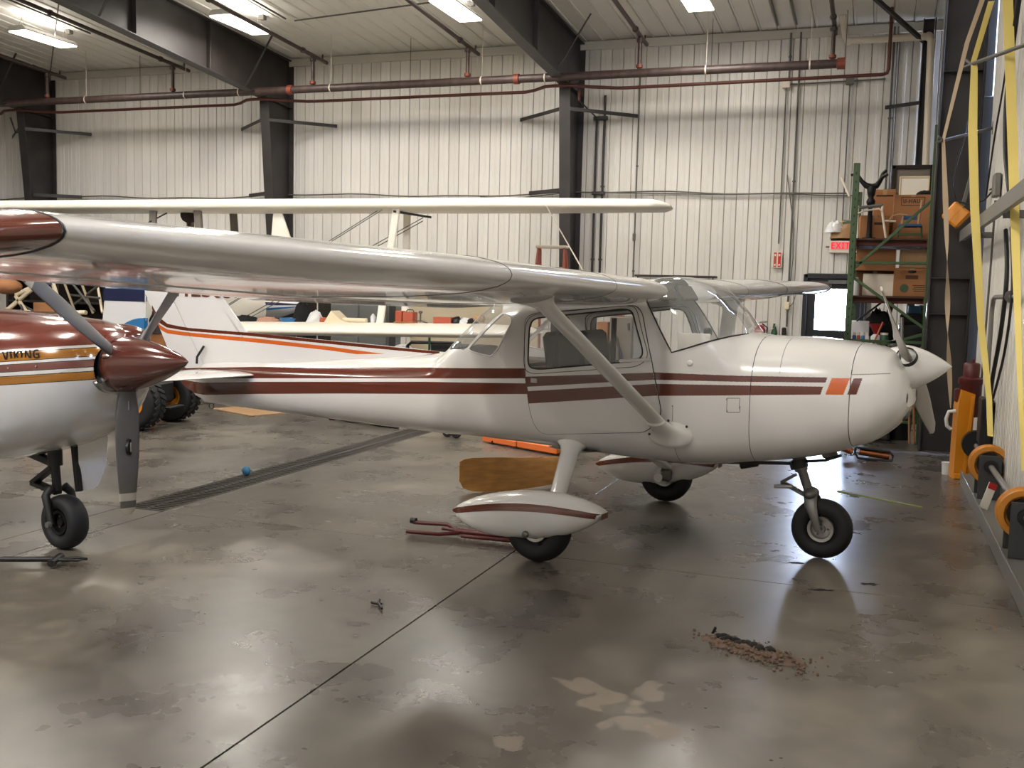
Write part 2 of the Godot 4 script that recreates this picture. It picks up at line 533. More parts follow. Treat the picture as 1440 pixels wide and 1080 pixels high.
func hangar() -> void:
	floor_slabs()
	# outside the door: pale paved apron
	struct("ground_outside", B.new().box(Vector3(-6, -0.2, -29), Vector3(40, 0.2, 21)), "apron") if M.has("apron") else null
	var rng := RandomNumberGenerator.new()
	rng.seed = 4
	# back wall: backing, with a doorway, carrying liner panels 0.208 m wide
	var back := B.new()
	var dx0 := -1.13; var dx1 := -0.19; var dy := 2.1
	back.box(Vector3((-22.0 + dx0) / 2, 3.3, -18.09), Vector3(22.0 + dx0, 6.6, 0.14), 0.0)
	back.box(Vector3((1.2 + dx1) / 2, 3.3, -18.09), Vector3(1.2 - dx1, 6.6, 0.14), 0.0)
	back.box(Vector3((dx0 + dx1) / 2, (6.6 + dy) / 2, -18.09), Vector3(dx1 - dx0, 6.6 - dy, 0.14), 0.0)
	var wall := struct("wall_back", back, "wall joint")
	var pw := 0.208
	var made := {}
	var x := 0.98
	var k := 0
	while x > -21.9:
		var c := x - pw / 2
		var y0 := 0.0
		var w := pw
		if c > dx0 - 0.05 and c < dx1 + 0.05: y0 = dy + 0.02
		var key := "%.2f" % y0
		if not made.has(key): made[key] = rib_panel(w - 0.007, 6.1 - y0)
		var p := inst(wall, "wall_panel", made[key], Transform3D(Basis(), Vector3(c, y0 + (6.1 - y0) / 2, -18.02)))
		p.set_surface_override_material(0, M["wall panel" if rng.randf() < 0.55 else "wall panel light"])
		x -= pw
		k += 1
	struct("trim_1", B.new().box(Vector3(-10.5, 6.085, -17.975), Vector3(23, 0.15, 0.05)), "trim")
	# ceiling: sloping deck with ribbed panels running away from the eye
	var cb := B.new()
	var cz := (5.0 - 18.1) / 2; var clen := 23.2
	var tilt := Basis(Vector3.RIGHT, -atan(0.052))
	cb.box(Vector3(-10.4, ceil_y(cz) + 0.11, cz), Vector3(23.4, 0.12, clen), 0.0, tilt)
	var ceiling := struct("ceiling", cb, "wall joint")
	var cm := B.new()
	cm.box(Vector3.ZERO, Vector3(0.297, 0.03, clen - 0.1), 0.01)
	cm.box(Vector3(-0.12, -0.02, 0), Vector3(0.03, 0.025, clen - 0.1), 0.008)
	var cmesh := cm.mesh()
	cmesh.surface_set_material(0, M["ceiling panel"])
	x = 0.95
	while x > -21.8:
		inst(ceiling, "ceiling_panel", cmesh, Transform3D(tilt, Vector3(x - 0.15, ceil_y(cz) + 0.03, cz)))
		x -= 0.305
	# walls out of view
	struct("wall_left", B.new().box(Vector3(-22.06, 3.5, -6.5), Vector3(0.12, 7.6, 23.4), 0.0), "wall panel")
	struct("wall_front", B.new().box(Vector3(-10.5, 3.6, 5.06), Vector3(23.4, 7.8, 0.12), 0.0), "wall panel")
	# end wall beyond the jamb column
	var ew := struct("wall_right", B.new().box(Vector3(1.09, 3.3, -15.2), Vector3(0.14, 6.7, 5.5), 0.0), "wall joint")
	var em := rib_panel(0.2, 6.2)
	for i in 26:
		var p := inst(ew, "wall_panel", em, Transform3D(Basis(Vector3.UP, -PI / 2), Vector3(1.01, 3.1, -17.85 + i * 0.208)))
		p.set_surface_override_material(0, M["wall panel light"])
	# the big bi-fold door leaf: a structure with liner panels of its own
	var leaf := B.new().box(Vector3(1.16, 3.4, -3.6), Vector3(0.14, 6.8, 17.1), 0.0)
	var big := struct("door_2", leaf, "wall joint")
	var dm := rib_panel(0.2, 2.45); var dm2 := rib_panel(0.2, 4.0)
	for i in 58:
		for e in [[dm, 1.3], [dm2, 4.62]]:
			var p := inst(big, "door_panel", e[0], Transform3D(Basis(Vector3.UP, -PI / 2), Vector3(1.08, e[1], -12.0 + i * 0.208)))
			p.set_surface_override_material(0, M["wall panel" if i % 3 else "wall panel light"])
	part(big, "seal", B.new().box(Vector3(1.07, 1.95, -12.25), Vector3(0.18, 3.9, 0.10)), "black")
	part(big, "seal", B.new().box(Vector3(1.027, 5.25, -12.27), Vector3(0.086, 2.7, 0.10)), "black")
	frames()
	exit_door()
	lamps()
	pipes()

func rib_panel(w: float, h: float) -> ArrayMesh:
	# a shallow pan: raised face with sloping edges and a shallow middle rib, facing +z
	var b := B.new()
	var pr := [Vector2(-w / 2, 0), Vector2(-w / 2 + 0.008, 0.014), Vector2(-0.022, 0.014), Vector2(-0.014, 0.0185), Vector2(0.014, 0.0185), Vector2(0.022, 0.014), Vector2(w / 2 - 0.008, 0.014), Vector2(w / 2, 0)]
	for i in pr.size() - 1:
		var d: Vector2 = pr[i + 1] - pr[i]
		var o := Vector3(-d.y, 0, d.x).normalized()
		b.flat([Vector3(pr[i].x, -h / 2, pr[i].y), Vector3(pr[i + 1].x, -h / 2, pr[i + 1].y), Vector3(pr[i + 1].x, h / 2, pr[i + 1].y), Vector3(pr[i].x, h / 2, pr[i].y)], o)
	var m := b.mesh()
	m.surface_set_material(0, M["wall panel"])
	return m

func floor_slabs() -> void:
	var base := struct("floor", B.new().box(Vector3(-10.5, -0.17, -6.5), Vector3(23.3, 0.1, 23.4), 0.0), "joint")
	var xs := [-22.0, -16.77, -13.84, -10.91, -7.98, -5.22, -4.86, -2.12, 1.3]
	var zs := [-18.1, -12.1, -6.09, -0.1, 5.0]
	for i in xs.size() - 1:
		for j in zs.size() - 1:
			var a := Vector2(xs[i] + 0.0045, zs[j] + 0.0045)
			var c := Vector2(xs[i + 1] - 0.0045, zs[j + 1] - 0.0045)
			if i == 5:
				if j == 1: continue
				a.x -= 0.0; c.x += 0.0
			var b := B.new()
			b.box(Vector3((a.x + c.x) / 2, -0.06, (a.y + c.y) / 2), Vector3(c.x - a.x, 0.12, c.y - a.y), 0.0008)
			b.uvs(func(p: Vector3) -> Vector2: return Vector2((p.x + 13.0) / 15.36, (p.z + 18.0) / 15.36))
			part(base, "floor_slab", b, "concrete")
	drain(base)

func drain(base: Node3D) -> void:
	# trench drain with a cast grating: two rows of slots
	part(base, "drain_trench", B.new().box(Vector3(-5.04, -0.035, -9.095), Vector3(0.36, 0.05, 6.0), 0.0), "rubble dark")
	var fr := B.new()
	for sx in [-5.205, -5.04, -4.875]:
		fr.box(Vector3(sx, -0.012, -9.095), Vector3(0.026, 0.024, 6.0), 0.002)
	fr.box(Vector3(-5.04, -0.012, -6.10), Vector3(0.34, 0.024, 0.02), 0.002)
	part(base, "drain_frame", fr, "grate")
	var m := B.new().box(Vector3.ZERO, Vector3(0.148, 0.005, 0.024), 0.0015).mesh()
	m.surface_set_material(0, M["grate"])
	for i in 110:
		for sx in [-5.122, -4.958]:
			var p := inst(base, "grate_bar", m, Transform3D(Basis(), Vector3(sx, -0.004, -6.135 - i * 0.054)))

func frames() -> void:
	for x in [-17.2, -11.22, -5.22]:
		var f := Node3D.new()
		f.name = numbered("steel_frame")
		add_child(f)
		f.position.x = x
		f.set_meta("kind", "structure")
		var knee := Vector2(-17.08, 5.25)
		var side := Basis(Vector3.UP, -PI / 2)   # xy of the prism becomes z,y of the world
		var t := Transform3D(Basis(Vector3(0, 0, 1), Vector3(0, 1, 0), Vector3(-1, 0, 0)), Vector3.ZERO)
		part(f, "column_web", B.new().prism([Vector2(-17.98, 0), Vector2(-17.62, 0), Vector2(-17.1, 5.25), Vector2(-17.1, ceil_y(-17.1) - 0.06), Vector2(-17.98, 6.1)], t, 0.014), "steel primer")
		part(f, "column_flange", B.new().bar(Vector3(0, 0, -17.61), Vector3(0, 5.3, -17.085), 0.20, 0.02, 0.003, Vector3.BACK), "steel primer")
		part(f, "column_flange", B.new().box(Vector3(0, 3.03, -17.975), Vector3(0.20, 6.06, 0.02), 0.003), "steel primer")
		part(f, "rafter_web", B.new().prism([Vector2(-17.1, 5.25), Vector2(-11.0, 5.72), Vector2(3, 6.45), Vector2(3, ceil_y(3) - 0.06), Vector2(-17.1, ceil_y(-17.1) - 0.06)], t, 0.014), "steel primer")
		part(f, "rafter_flange", B.new().bar(Vector3(0, 5.25, -17.1), Vector3(0, 5.72, -11.0), 0.20, 0.02, 0.003), "steel primer")
		part(f, "rafter_flange", B.new().bar(Vector3(0, 5.72, -11.0), Vector3(0, 6.45, 3), 0.20, 0.02, 0.003), "steel primer")
		part(f, "rafter_flange", B.new().bar(Vector3(0, ceil_y(-17.9) - 0.06, -17.9), Vector3(0, ceil_y(3) - 0.06, 3), 0.20, 0.02, 0.003), "steel primer")
		part(f, "knee_stiffener", B.new().bar(Vector3(0, 5.25, -17.1), Vector3(0, 5.2, -17.95), 0.17, 0.016), "steel primer")
		for s in [-1, 1]:
			part(f, "flange_brace", B.new().bar(Vector3(s * 0.09, 4.84, -17.12), Vector3(s * 1.1, 4.82, -17.95), 0.012, 0.065), "steel primer")
			part(f, "flange_brace", B.new().bar(Vector3(s * 0.06, 5.33, -16.4), Vector3(s * 0.62, ceil_y(-16.4) - 0.03, -16.4), 0.05, 0.012), "steel primer")
			part(f, "flange_brace", B.new().bar(Vector3(s * 0.06, 5.6, -12.6), Vector3(s * 0.62, ceil_y(-12.6) - 0.03, -12.6), 0.05, 0.012), "steel primer")
		var s2 := 1.0 if x < -15 else -1.0
		part(f, "girt_bracket", B.new().bar(Vector3(s2 * 0.02, 3.49, -17.40), Vector3(s2 * 0.86, 3.485, -17.90), 0.05, 0.07), "steel primer")
		for z in [-15.3, -13.4]:
			part(f, "web_stiffener", B.new().bar(Vector3(0.05, 5.25 + (z + 17.1) * 0.077 + 0.02, z), Vector3(0.05, ceil_y(z) - 0.06, z), 0.012, 0.09), "steel primer")
	# corner column at the back wall and the tall jamb column beside the bi-fold door
	var cc := B.new()
	cc.box(Vector3(0.56, 3.05, -17.6), Vector3(0.16, 6.1, 0.014), 0.0)
	cc.box(Vector3(0.49, 3.05, -17.6), Vector3(0.014, 6.1, 0.2))
	cc.box(Vector3(0.66, 3.05, -17.6), Vector3(0.014, 6.1, 0.2))
	cc.bar(Vector3(0.5, 5.75, -17.55), Vector3(-0.28, 6.13, -16.2), 0.06, 0.06)
	struct("column_corner", cc, "steel primer")
	struct("girt_bracket_corner", B.new().bar(Vector3(0.5, 4.82, -17.6), Vector3(-0.02, 4.82, -17.93), 0.012, 0.06), "steel primer")
	var j := Node3D.new()
	j.name = "column_jamb"
	j.set_meta("kind", "structure")
	add_child(j)
	part(j, "column_web", B.new().box(Vector3(0.77, 3.3, -12.4), Vector3(0.42, 6.6, 0.014), 0.0), "steel primer")
	part(j, "column_flange", B.new().box(Vector3(0.56, 3.3, -12.4), Vector3(0.02, 6.6, 0.24)), "steel primer")
	part(j, "column_flange", B.new().box(Vector3(0.98, 3.3, -12.4), Vector3(0.02, 6.6, 0.24)), "steel primer")
	for y in [1.55, 1.95, 4.2]:
		part(j, "stiffener_plate", B.new().box(Vector3(0.77, y, -12.34), Vector3(0.40, 0.014, 0.1)), "steel primer")

func exit_door() -> void:
	var d := Node3D.new()
	d.name = "door_1"
	d.set_meta("kind", "structure")
	add_child(d)
	d.position = Vector3(-0.66, 0, -18.0)
	var fr := B.new()
	fr.box(Vector3(-0.465, 1.05, 0), Vector3(0.07, 2.1, 0.16))
	fr.box(Vector3(0.465, 1.05, 0), Vector3(0.07, 2.1, 0.16))
	fr.box(Vector3(0, 2.07, 0), Vector3(0.96, 0.07, 0.16))
	part(d, "door_frame", fr, "door blue")
	var lf := B.new()
	lf.box(Vector3(0, 0.59, -0.03), Vector3(0.90, 1.16, 0.05))
	lf.box(Vector3(0, 1.955, -0.03), Vector3(0.90, 0.19, 0.05))
	lf.box(Vector3(-0.375, 1.515, -0.03), Vector3(0.16, 0.71, 0.05))
	lf.box(Vector3(0.375, 1.515, -0.03), Vector3(0.16, 0.71, 0.05))
	part(d, "door_leaf", lf, "door blue")
	part(d, "window_pane", B.new().box(Vector3(0, 1.515, -0.03), Vector3(0.60, 0.72, 0.008), 0.0), "pane")
	part(d, "door_closer", B.new().box(Vector3(0.05, 1.98, 0.06), Vector3(0.3, 0.06, 0.06)), "dull metal")
	part(d, "door_sign", B.new().box(Vector3(-0.2, 1.935, 0.032), Vector3(0.32, 0.1, 0.01)), "conduit")
	part(d, "door_handle", B.new().tube([Vector3(0.3, 1.0, 0.02), Vector3(0.3, 1.0, 0.08), Vector3(0.2, 1.0, 0.08)], 0.012), "silver")

func lamps() -> void:
	var spots := [[-14.36, -14.84], [-10.2, -14.86], [-6.36, -14.95], [-2.72, -15.25]]
	var says := ["high-bay light panel at far left below the ceiling", "high-bay light panel beside the second dark rafter", "high-bay light panel left of the third dark rafter", "high-bay light panel above the right half of the back wall"]
	var first: Node3D
	for row in 4:
		for i in 4:
			var p := Vector3(spots[i][0], 6.0 + row * 0.27, spots[i][1] + row * 5.2)
			if row == 0:
				if i == 0:
					first = lamp_fitting(says[0], p)
				else:
					copy(first, says[i], p)
			elif row < 3:
				var c := copy(first, "high-bay light panel of the unseen rows overhead", p)
				c.set_meta("group", "high-bay light panels overhead")
			else:
				continue
	for row in 4:
		for i in 4:
			var l := AreaLight3D.new()
			l.name = numbered("lamp_light")
			l.area_size = Vector2(0.38, 1.2)
			l.light_color = Color(1.0, 0.975, 0.935)
			l.light_energy = LAMP[row]
			l.area_range = 40.0
			l.shadow_enabled = true
			add_child(l)
			l.position = Vector3(spots[i][0], 5.985 + row * 0.27 - 0.05, spots[i][1] + row * 5.2)
			l.rotation.x = -PI / 2
			# a slot in the top of each fitting throws some light on the ceiling
			var u := AreaLight3D.new()
			u.name = numbered("lamp_uplight")
			u.area_size = Vector2(0.10, 1.0)
			u.light_color = l.light_color
			u.light_energy = LAMP[row] * 0.13
			u.area_range = 40.0
			u.shadow_enabled = true
			add_child(u)
			u.position = l.position + Vector3(0, 0.165, 0)
			u.rotation.x = PI / 2

const LAMP := [12.5, 14.0, 11.0, 33.0]

func lamp_fitting(label: String, p: Vector3) -> Node3D:
	var o := thing("ceiling_lamp", label, "ceiling lamp", p, 0, "high-bay light panels")
	var b := B.new()
	b.prism([Vector2(-0.2, 0), Vector2(-0.21, 0.012), Vector2(-0.13, 0.085), Vector2(0.13, 0.085), Vector2(0.21, 0.012), Vector2(0.2, 0)], Transform3D(), 1.25)
	part(o, "housing", b, "lamp body")
	part(o, "diffuser", B.new().box(Vector3(0, -0.011, 0), Vector3(0.385, 0.02, 1.21), 0.005), "lamp face")
	part(o, "uplight_slot", B.new().box(Vector3(0, 0.088, 0), Vector3(0.10, 0.006, 1.0), 0.002), "lamp slot")
	for s in [-0.5, 0.5]:
		var h := B.new()
		h.tube([Vector3(-0.1, 0.08, s), Vector3(0, 0.22, s), Vector3(0.1, 0.08, s)], 0.004, 5)
		h.tube([Vector3(0, 0.22, s), Vector3(0, 0.33, s)], 0.004, 5)
		part(o, "hanger", h, "conduit")
	part(o, "junction_box", B.new().box(Vector3(0.0, 0.27, -0.62), Vector3(0.1, 0.08, 0.1)), "conduit")
	return o

func pipes() -> void:
	var o := thing("sprinkler_main", "thick dark sprinkler main pipe running along the back wall below the rafters", "pipe")
	var z := -16.7
	part(o, "pipe", B.new().tube([Vector3(-21.5, 5.29, z), Vector3(-0.68, 5.29, z)], 0.07, 16), "pipe primer")
	for x in [-10.4, -5.96, -0.7]:
		part(o, "coupling", B.new().lathe([Vector2(0.07, -0.05), Vector2(0.088, -0.045), Vector2(0.088, 0.045), Vector2(0.07, 0.05)], Transform3D(Basis(Vector3.BACK, PI / 2), Vector3(x, 5.29, z)), 14), "orange clamp")
	part(o, "end_cap", B.new().lathe([Vector2(0.0, -0.03), Vector2(0.09, -0.03), Vector2(0.09, 0.03), Vector2(0, 0.03)], Transform3D(Basis(Vector3.BACK, PI / 2), Vector3(-0.66, 5.29, z)), 14), "orange clamp")
	for x in [-15.1, -12.72, -11.5, -9.55, -6.6, -5.45, -2.75, -1.15]:
		var h := B.new()
		h.lathe([Vector2(0.076, -0.012), Vector2(0.08, 0), Vector2(0.076, 0.012)], Transform3D(Basis(Vector3.BACK, PI / 2), Vector3(x, 5.29, z)), 14)
		h.tube([Vector3(x, 5.36, z), Vector3(x, ceil_y(z) + 0.02, z)], 0.006, 5)
		part(o, "hanger", h, "pvc")
	var dx := [-16.09, -13.02, -9.93, -6.87, -3.84, -0.82]
	var where := ["at far left beside the first column", "left of the second rafter", "right of the second rafter", "left of the third rafter", "right of the third rafter", "at the capped end of the main"]
	for i in 6:
		var b := thing("sprinkler_branch", "dark sprinkler branch pipe and drop " + where[i], "pipe", Vector3.ZERO, 0, "sprinkler branch pipes")
		var yb := 5.86
		part(b, "drop_pipe", B.new().tube([Vector3(dx[i], 5.36, z), Vector3(dx[i], yb, z)], 0.033, 10), "pipe primer")
		part(b, "branch_pipe", B.new().bar(Vector3(dx[i], yb, -17.15), Vector3(dx[i], yb + 0.4, -9.3), 0.02, 0.02) if false else B.new().tube([Vector3(dx[i], yb, -17.2), Vector3(dx[i], yb + 0.41, -9.3)], 0.034, 10), "pipe primer")
		for y in [5.40, yb - 0.05]:
			part(b, "coupling", B.new().lathe([Vector2(0.036, -0.03), Vector2(0.056, -0.022), Vector2(0.056, 0.022), Vector2(0.036, 0.03)], Transform3D(Basis(), Vector3(dx[i], y, z)), 12), "orange clamp" if y < 5.6 else "pipe primer")
		for q in [-16.35, -13.6]:
			part(b, "coupling", B.new().lathe([Vector2(0.036, -0.03), Vector2(0.05, -0.022), Vector2(0.05, 0.022), Vector2(0.036, 0.03)], Transform3D(Basis(Vector3.RIGHT, PI / 2), Vector3(dx[i], yb + (q + 17.2) * 0.052, q)), 12), "pipe primer")
		part(b, "sprinkler_head", B.new().tube([Vector3(dx[i], yb + 0.03, -17.05), Vector3(dx[i], yb + 0.12, -17.05)], 0.015, 8), "pipe primer")
	var r := thing("gas_pipe", "thin rust-brown pipe looping round the columns below the sprinkler main", "pipe")
	var pts := [Vector3(-21.5, 5.16, -17.2)]
	for cx in [-17.2, -11.22, -5.22]:
		for e in [[-0.75, -17.2, 0.0], [-0.55, -17.12, 0.01], [-0.32, -16.97, 0.03], [-0.15, -16.93, 0.03], [0.15, -16.93, 0.03], [0.5, -17.0, 0.0], [0.9, -17.18, 0.0], [1.05, -17.2, 0.0]]:
			pts.append(Vector3(cx + e[0], 5.165 + e[2], e[1]))
	pts.append(Vector3(-0.08, 5.2, -17.2))
	pts.append(Vector3(-0.02, 5.22, -17.2))
	pts.append(Vector3(0.0, 5.28, -17.2))
	pts.append(Vector3(0.0, ceil_y(-17.2) + 0.01, -17.2))
	part(r, "pipe", B.new().tube(pts, 0.028, 9), "rust pipe")
	for x in [-14.2, -8.2, -2.75, -0.65]:
		part(r, "hanger", B.new().tube([Vector3(x, 5.19, -17.2), Vector3(x, ceil_y(-17.2) + 0.02, -17.2)], 0.006, 5), "conduit")
	part(r, "tee_fitting", B.new().tube([Vector3(-4.98, 5.16, -17.17), Vector3(-4.98, 4.98, -17.17)], 0.03, 8), "rust pipe")
	part(r, "drop_tube", B.new().tube([Vector3(-4.98, 4.98, -17.17), Vector3(-4.86, 4.82, -17.8), Vector3(-4.86, 4.7, -17.93)], 0.014, 6), "steel primer")
	part(r, "drop_tube", B.new().tube([Vector3(-17.55, 5.1, -17.17), Vector3(-17.5, 4.8, -17.25), Vector3(-17.3, 4.78, -17.25)], 0.016, 6), "steel primer")
	for e in [[-14.0, "feed conduit of the far left lamp along the ceiling"], [-9.82, "feed conduit of the lamp beside the second rafter along the ceiling"], [-6.75, "feed conduit of the lamp left of the third rafter along the ceiling"], [-1.75, "left ceiling conduit above the right end of the pipe"], [-1.45, "right ceiling conduit above the right end of the pipe"]]:
		single("ceiling_conduit", B.new().tube([Vector3(e[0], ceil_y(-17.6 if e[0] > -2 else -15.6) - .03, -17.6 if e[0] > -2 else -15.6), Vector3(e[0], ceil_y(-8.0) - .03, -8.0)], .017, 7), "conduit", e[1], "conduit")
	single("bracing_rod", B.new().tube([Vector3(-16.9, 5.9, -17.6), Vector3(-11.4, ceil_y(-12.2) - .08, -12.2)], .012, 6), "conduit", "thin bracing rod crossing the leftmost bay under the ceiling", "rod")
	single("cross_conduit", B.new().tube([Vector3(-9.7, ceil_y(-15.7) - .04, -15.7), Vector3(-6.8, ceil_y(-15.3) - .04, -15.3)], .014, 6), "conduit", "conduit crossing the ceiling between the second and third lamps", "conduit")
	var v := thing("vent_pipe", "cream plastic vent pipe running along the eave and down the corner column", "pipe")
	part(v, "pipe", B.new().tube([Vector3(-0.74, ceil_y(-17.6) + 0.02, -17.45), Vector3(-0.67, 5.86, -17.45), Vector3(-0.62, 5.80, -17.45), Vector3(0.54, 5.80, -17.45), Vector3(0.60, 5.75, -17.45), Vector3(0.64, 3.2, -17.4), Vector3(0.66, 0.0, -17.4)], 0.055, 14), "pvc")
	for p in [Vector3(-0.62, 5.80, -17.45), Vector3(0.56, 5.80, -17.45)]:
		part(v, "elbow", B.new().ball(p, Vector3(0.07, 0.07, 0.07)), "pvc")

# ---------------------------------------------------------------- the white trainer
# stations along the hull: x, keel y, top y, y of the widest point, half width, exponents of the section below and above
const HULL := [
	[-4.15, .66, .92, .80, .04, 2.0, 2.0], [-4.0, .605, .97, .80, .075, 2.2, 2.2], [-3.2, .59, 1.02, .82, .17, 2.4, 2.3], [-2.5, .58, 1.08, .84, .25, 2.6, 2.4],
	[-1.7, .575, 1.16, .88, .36, 2.8, 2.5], [-1.35, .575, 1.215, .90, .41, 3.0, 2.6], [-1.15, .58, 1.40, .92, .44, 3.0, 2.6], [-.95, .585, 1.57, .95, .465, 3.2, 3.0],
	[-.75, .585, 1.68, .97, .49, 3.4, 3.4], [-.4, .58, 1.74, 1.0, .52, 3.4, 4.0], [.2, .56, 1.78, 1.02, .535, 3.4, 4.2], [.5, .555, 1.805, 1.03, .53, 3.4, 4.0],
	[.68, .56, 1.765, 1.03, .52, 3.4, 3.6], [.87, .58, 1.595, 1.03, .50, 3.4, 3.2], [1.01, .60, 1.45, 1.03, .485, 3.2, 2.8], [1.10, .615, 1.437, 1.03, .475, 3.2, 2.8],
	[1.35, .66, 1.437, 1.05, .455, 3.0, 2.8], [1.53, .705, 1.427, 1.06, .44, 3.0, 2.8], [1.70, .77, 1.41, 1.07, .42, 2.9, 2.7], [1.80, .815, 1.395, 1.08, .405, 2.8, 2.6],
	[1.88, .875, 1.375, 1.10, .38, 2.6, 2.5], [1.92, .915, 1.34, 1.10, .36, 2.5, 2.4], [1.95, .955, 1.295, 1.10, .335, 2.4, 2.3], [1.97, .99, 1.25, 1.10, .305, 2.3, 2.2], [1.98, 1.015, 1.215, 1.10, .275, 2.2, 2.2], [1.985, 1.035, 1.19, 1.10, .25, 2.2, 2.2]]

var hull_tab: Array = HULL

func hull(x: float) -> PackedFloat64Array:
	var HT := hull_tab
	var n := HT.size()
	var i := 0
	while i < n - 2 and HT[i + 1][0] < x: i += 1
	var h: float = HT[i + 1][0] - HT[i][0]
	var t := clampf((x - HT[i][0]) / h, 0, 1)
	var out := PackedFloat64Array()
	for k in 7:
		var m0 := 0.0; var m1 := 0.0
		var d: float = (HT[i + 1][k] - HT[i][k]) / h
		if i > 0:
			var a: float = (HT[i][k] - HT[i - 1][k]) / (HT[i][0] - HT[i - 1][0])
			if a * d > 0: m0 = 2 * a * d / (a + d)
		if i < n - 2:
			var b: float = (HT[i + 2][k] - HT[i + 1][k]) / (HT[i + 2][0] - HT[i + 1][0])
			if b * d > 0: m1 = 2 * b * d / (b + d)
		out.append((2 * t * t * t - 3 * t * t + 1) * HT[i][k] + (t * t * t - 2 * t * t + t) * h * m0 + (-2 * t * t * t + 3 * t * t) * HT[i + 1][k] + (t * t * t - t * t) * h * m1)
	return out

func hull_pt(x: float, a: float) -> Vector3:
	var p := hull(x)
	var s := sin(a); var c := maxf(cos(a), 0.0)
	var n := p[6] if s >= 0 else p[5]
	var b := p[2] - p[3] if s >= 0 else p[3] - p[1]
	return Vector3(x, p[3] + signf(s) * b * pow(absf(s), 2.0 / n), p[4] * pow(c, 2.0 / n))

func hull_a(x: float, y: float) -> float:
	var p := hull(x)
	var b := p[2] - p[3] if y >= p[3] else p[3] - p[1]
	var n := p[6] if y >= p[3] else p[5]
	return signf(y - p[3]) * asin(clampf(pow(clampf(absf(y - p[3]) / b, 0, 1), n / 2.0), 0, 1))

func hull_z(x: float, y: float) -> float:
	return hull_pt(x, hull_a(x, y)).z

func hull_nor(x: float, a: float) -> Vector3:
	var e := 0.004
	var a0 := clampf(a, -1.555, 1.555)
	var du := hull_pt(x + e, a0) - hull_pt(x - e, a0)
	var dv := hull_pt(x, a0 + e) - hull_pt(x, a0 - e)
	return dv.cross(du).normalized() * -1.0

# outline given as (x, y) seen from the side -> outline on the hull as (x, angle), edges cut short
func on_hull(pts: Array, step := 0.06) -> PackedVector2Array:
	var out := PackedVector2Array()
	for i in pts.size():
		var p: Vector2 = pts[i]; var q: Vector2 = pts[(i + 1) % pts.size()]
		var m := maxi(1, int(ceil(p.distance_to(q) / step)))
		for k in m:
			var r := p.lerp(q, float(k) / m)
			out.append(Vector2(r.x, hull_a(r.x, r.y)))
	return out

func rounded(pts: Array, r: float) -> Array:
	var out := []
	var m := pts.size()
	for i in m:
		var p: Vector2 = pts[i]; var a: Vector2 = pts[(i - 1 + m) % m]; var b: Vector2 = pts[(i + 1) % m]
		var ra := minf(r, p.distance_to(a) * 0.45); var rb := minf(r, p.distance_to(b) * 0.45)
		var s := p + (a - p).normalized() * ra; var e := p + (b - p).normalized() * rb
		for k in 5:
			var t := k / 4.0
			out.append(s.lerp(p, t).lerp(p.lerp(e, t), t))
	return out

func hull_patch(b: B, outline: PackedVector2Array, holes: Array, sides: Array, off := 0.0, dx := 0.07, da := 0.16) -> void:
	var lo := outline[0]; var hi := outline[0]
	for p in outline:
		lo = lo.min(p); hi = hi.max(p)
	var nx := maxi(1, int(ceil((hi.x - lo.x) / dx))); var na := maxi(1, int(ceil((hi.y - lo.y) / da)))
	for i in nx:
		for j in na:
			var c0 := Vector2(lo.x + (hi.x - lo.x) * i / nx, lo.y + (hi.y - lo.y) * j / na)
			var c1 := Vector2(lo.x + (hi.x - lo.x) * (i + 1) / nx, lo.y + (hi.y - lo.y) * (j + 1) / na)
			var bits: Array = [PackedVector2Array([c0, Vector2(c1.x, c0.y), c1, Vector2(c0.x, c1.y)])]
			bits = Geometry2D.intersect_polygons(bits[0], outline)
			for h in holes:
				var left := []
				for q in bits: left.append_array(Geometry2D.clip_polygons(q, h))
				bits = left
			for q in bits:
				var ix := Geometry2D.triangulate_polygon(q)
				for s in sides:
					for k in range(0, ix.size(), 3):
						var ps := []; var ns := []
						for e in 3:
							var u: Vector2 = q[ix[k + e]]
							var nn := hull_nor(u.x, u.y)
							if nn.z < 0: nn = -nn
							var pp := hull_pt(u.x, u.y) + nn * off
							ps.append(Vector3(pp.x, pp.y, pp.z * s)); ns.append(Vector3(nn.x, nn.y, nn.z * s))
						b.tri(ps[0], ps[1], ps[2], ns[0], ns[1], ns[2])

func hull_line(b: B, pts: Array, side: float, r := 0.004, off := 0.002, close := true) -> void:
	var line := []
	var m := pts.size()
	for i in (m if close else m - 1):
		var p: Vector2 = pts[i]; var q: Vector2 = pts[(i + 1) % m]
		for k in 3:
			var u := p.lerp(q, k / 3.0)
			var v := hull_pt(u.x, hull_a(u.x, u.y))
			line.append(Vector3(v.x, v.y, (v.z + off) * side))
	if close: line.append(line[0])
	b.tube(line, r, 5, false)

const PX := 2048
const PY := 1620
func paint_uv(p: Vector3) -> Vector2:
	return Vector2((p.x + 5.2) / 7.25, (2.3 - p.y) / 1.9)

func fill(im: Image, pts: Array, c: Color) -> void:
	var q := []
	for p in pts: q.append(Vector2((p.x + 5.2) / 7.25 * PX, (2.3 - p.y) / 1.9 * PY))
	var y0 := 1e9; var y1 := -1e9
	for p in q:
		y0 = minf(y0, p.y); y1 = maxf(y1, p.y)
	for y in range(maxi(0, int(y0)), mini(PY - 1, int(y1) + 1) + 1):
		var xs := []
		for i in q.size():
			var a: Vector2 = q[i]; var b: Vector2 = q[(i + 1) % q.size()]
			if (a.y <= y + 0.5) != (b.y <= y + 0.5):
				xs.append(a.x + (y + 0.5 - a.y) / (b.y - a.y) * (b.x - a.x))
		xs.sort()
		for i in range(0, xs.size() - 1, 2):
			var xa := int(round(xs[i])); var xb := int(round(xs[i + 1]))
			if xb > xa: im.fill_rect(Rect2i(xa, y, xb - xa, 1), c)

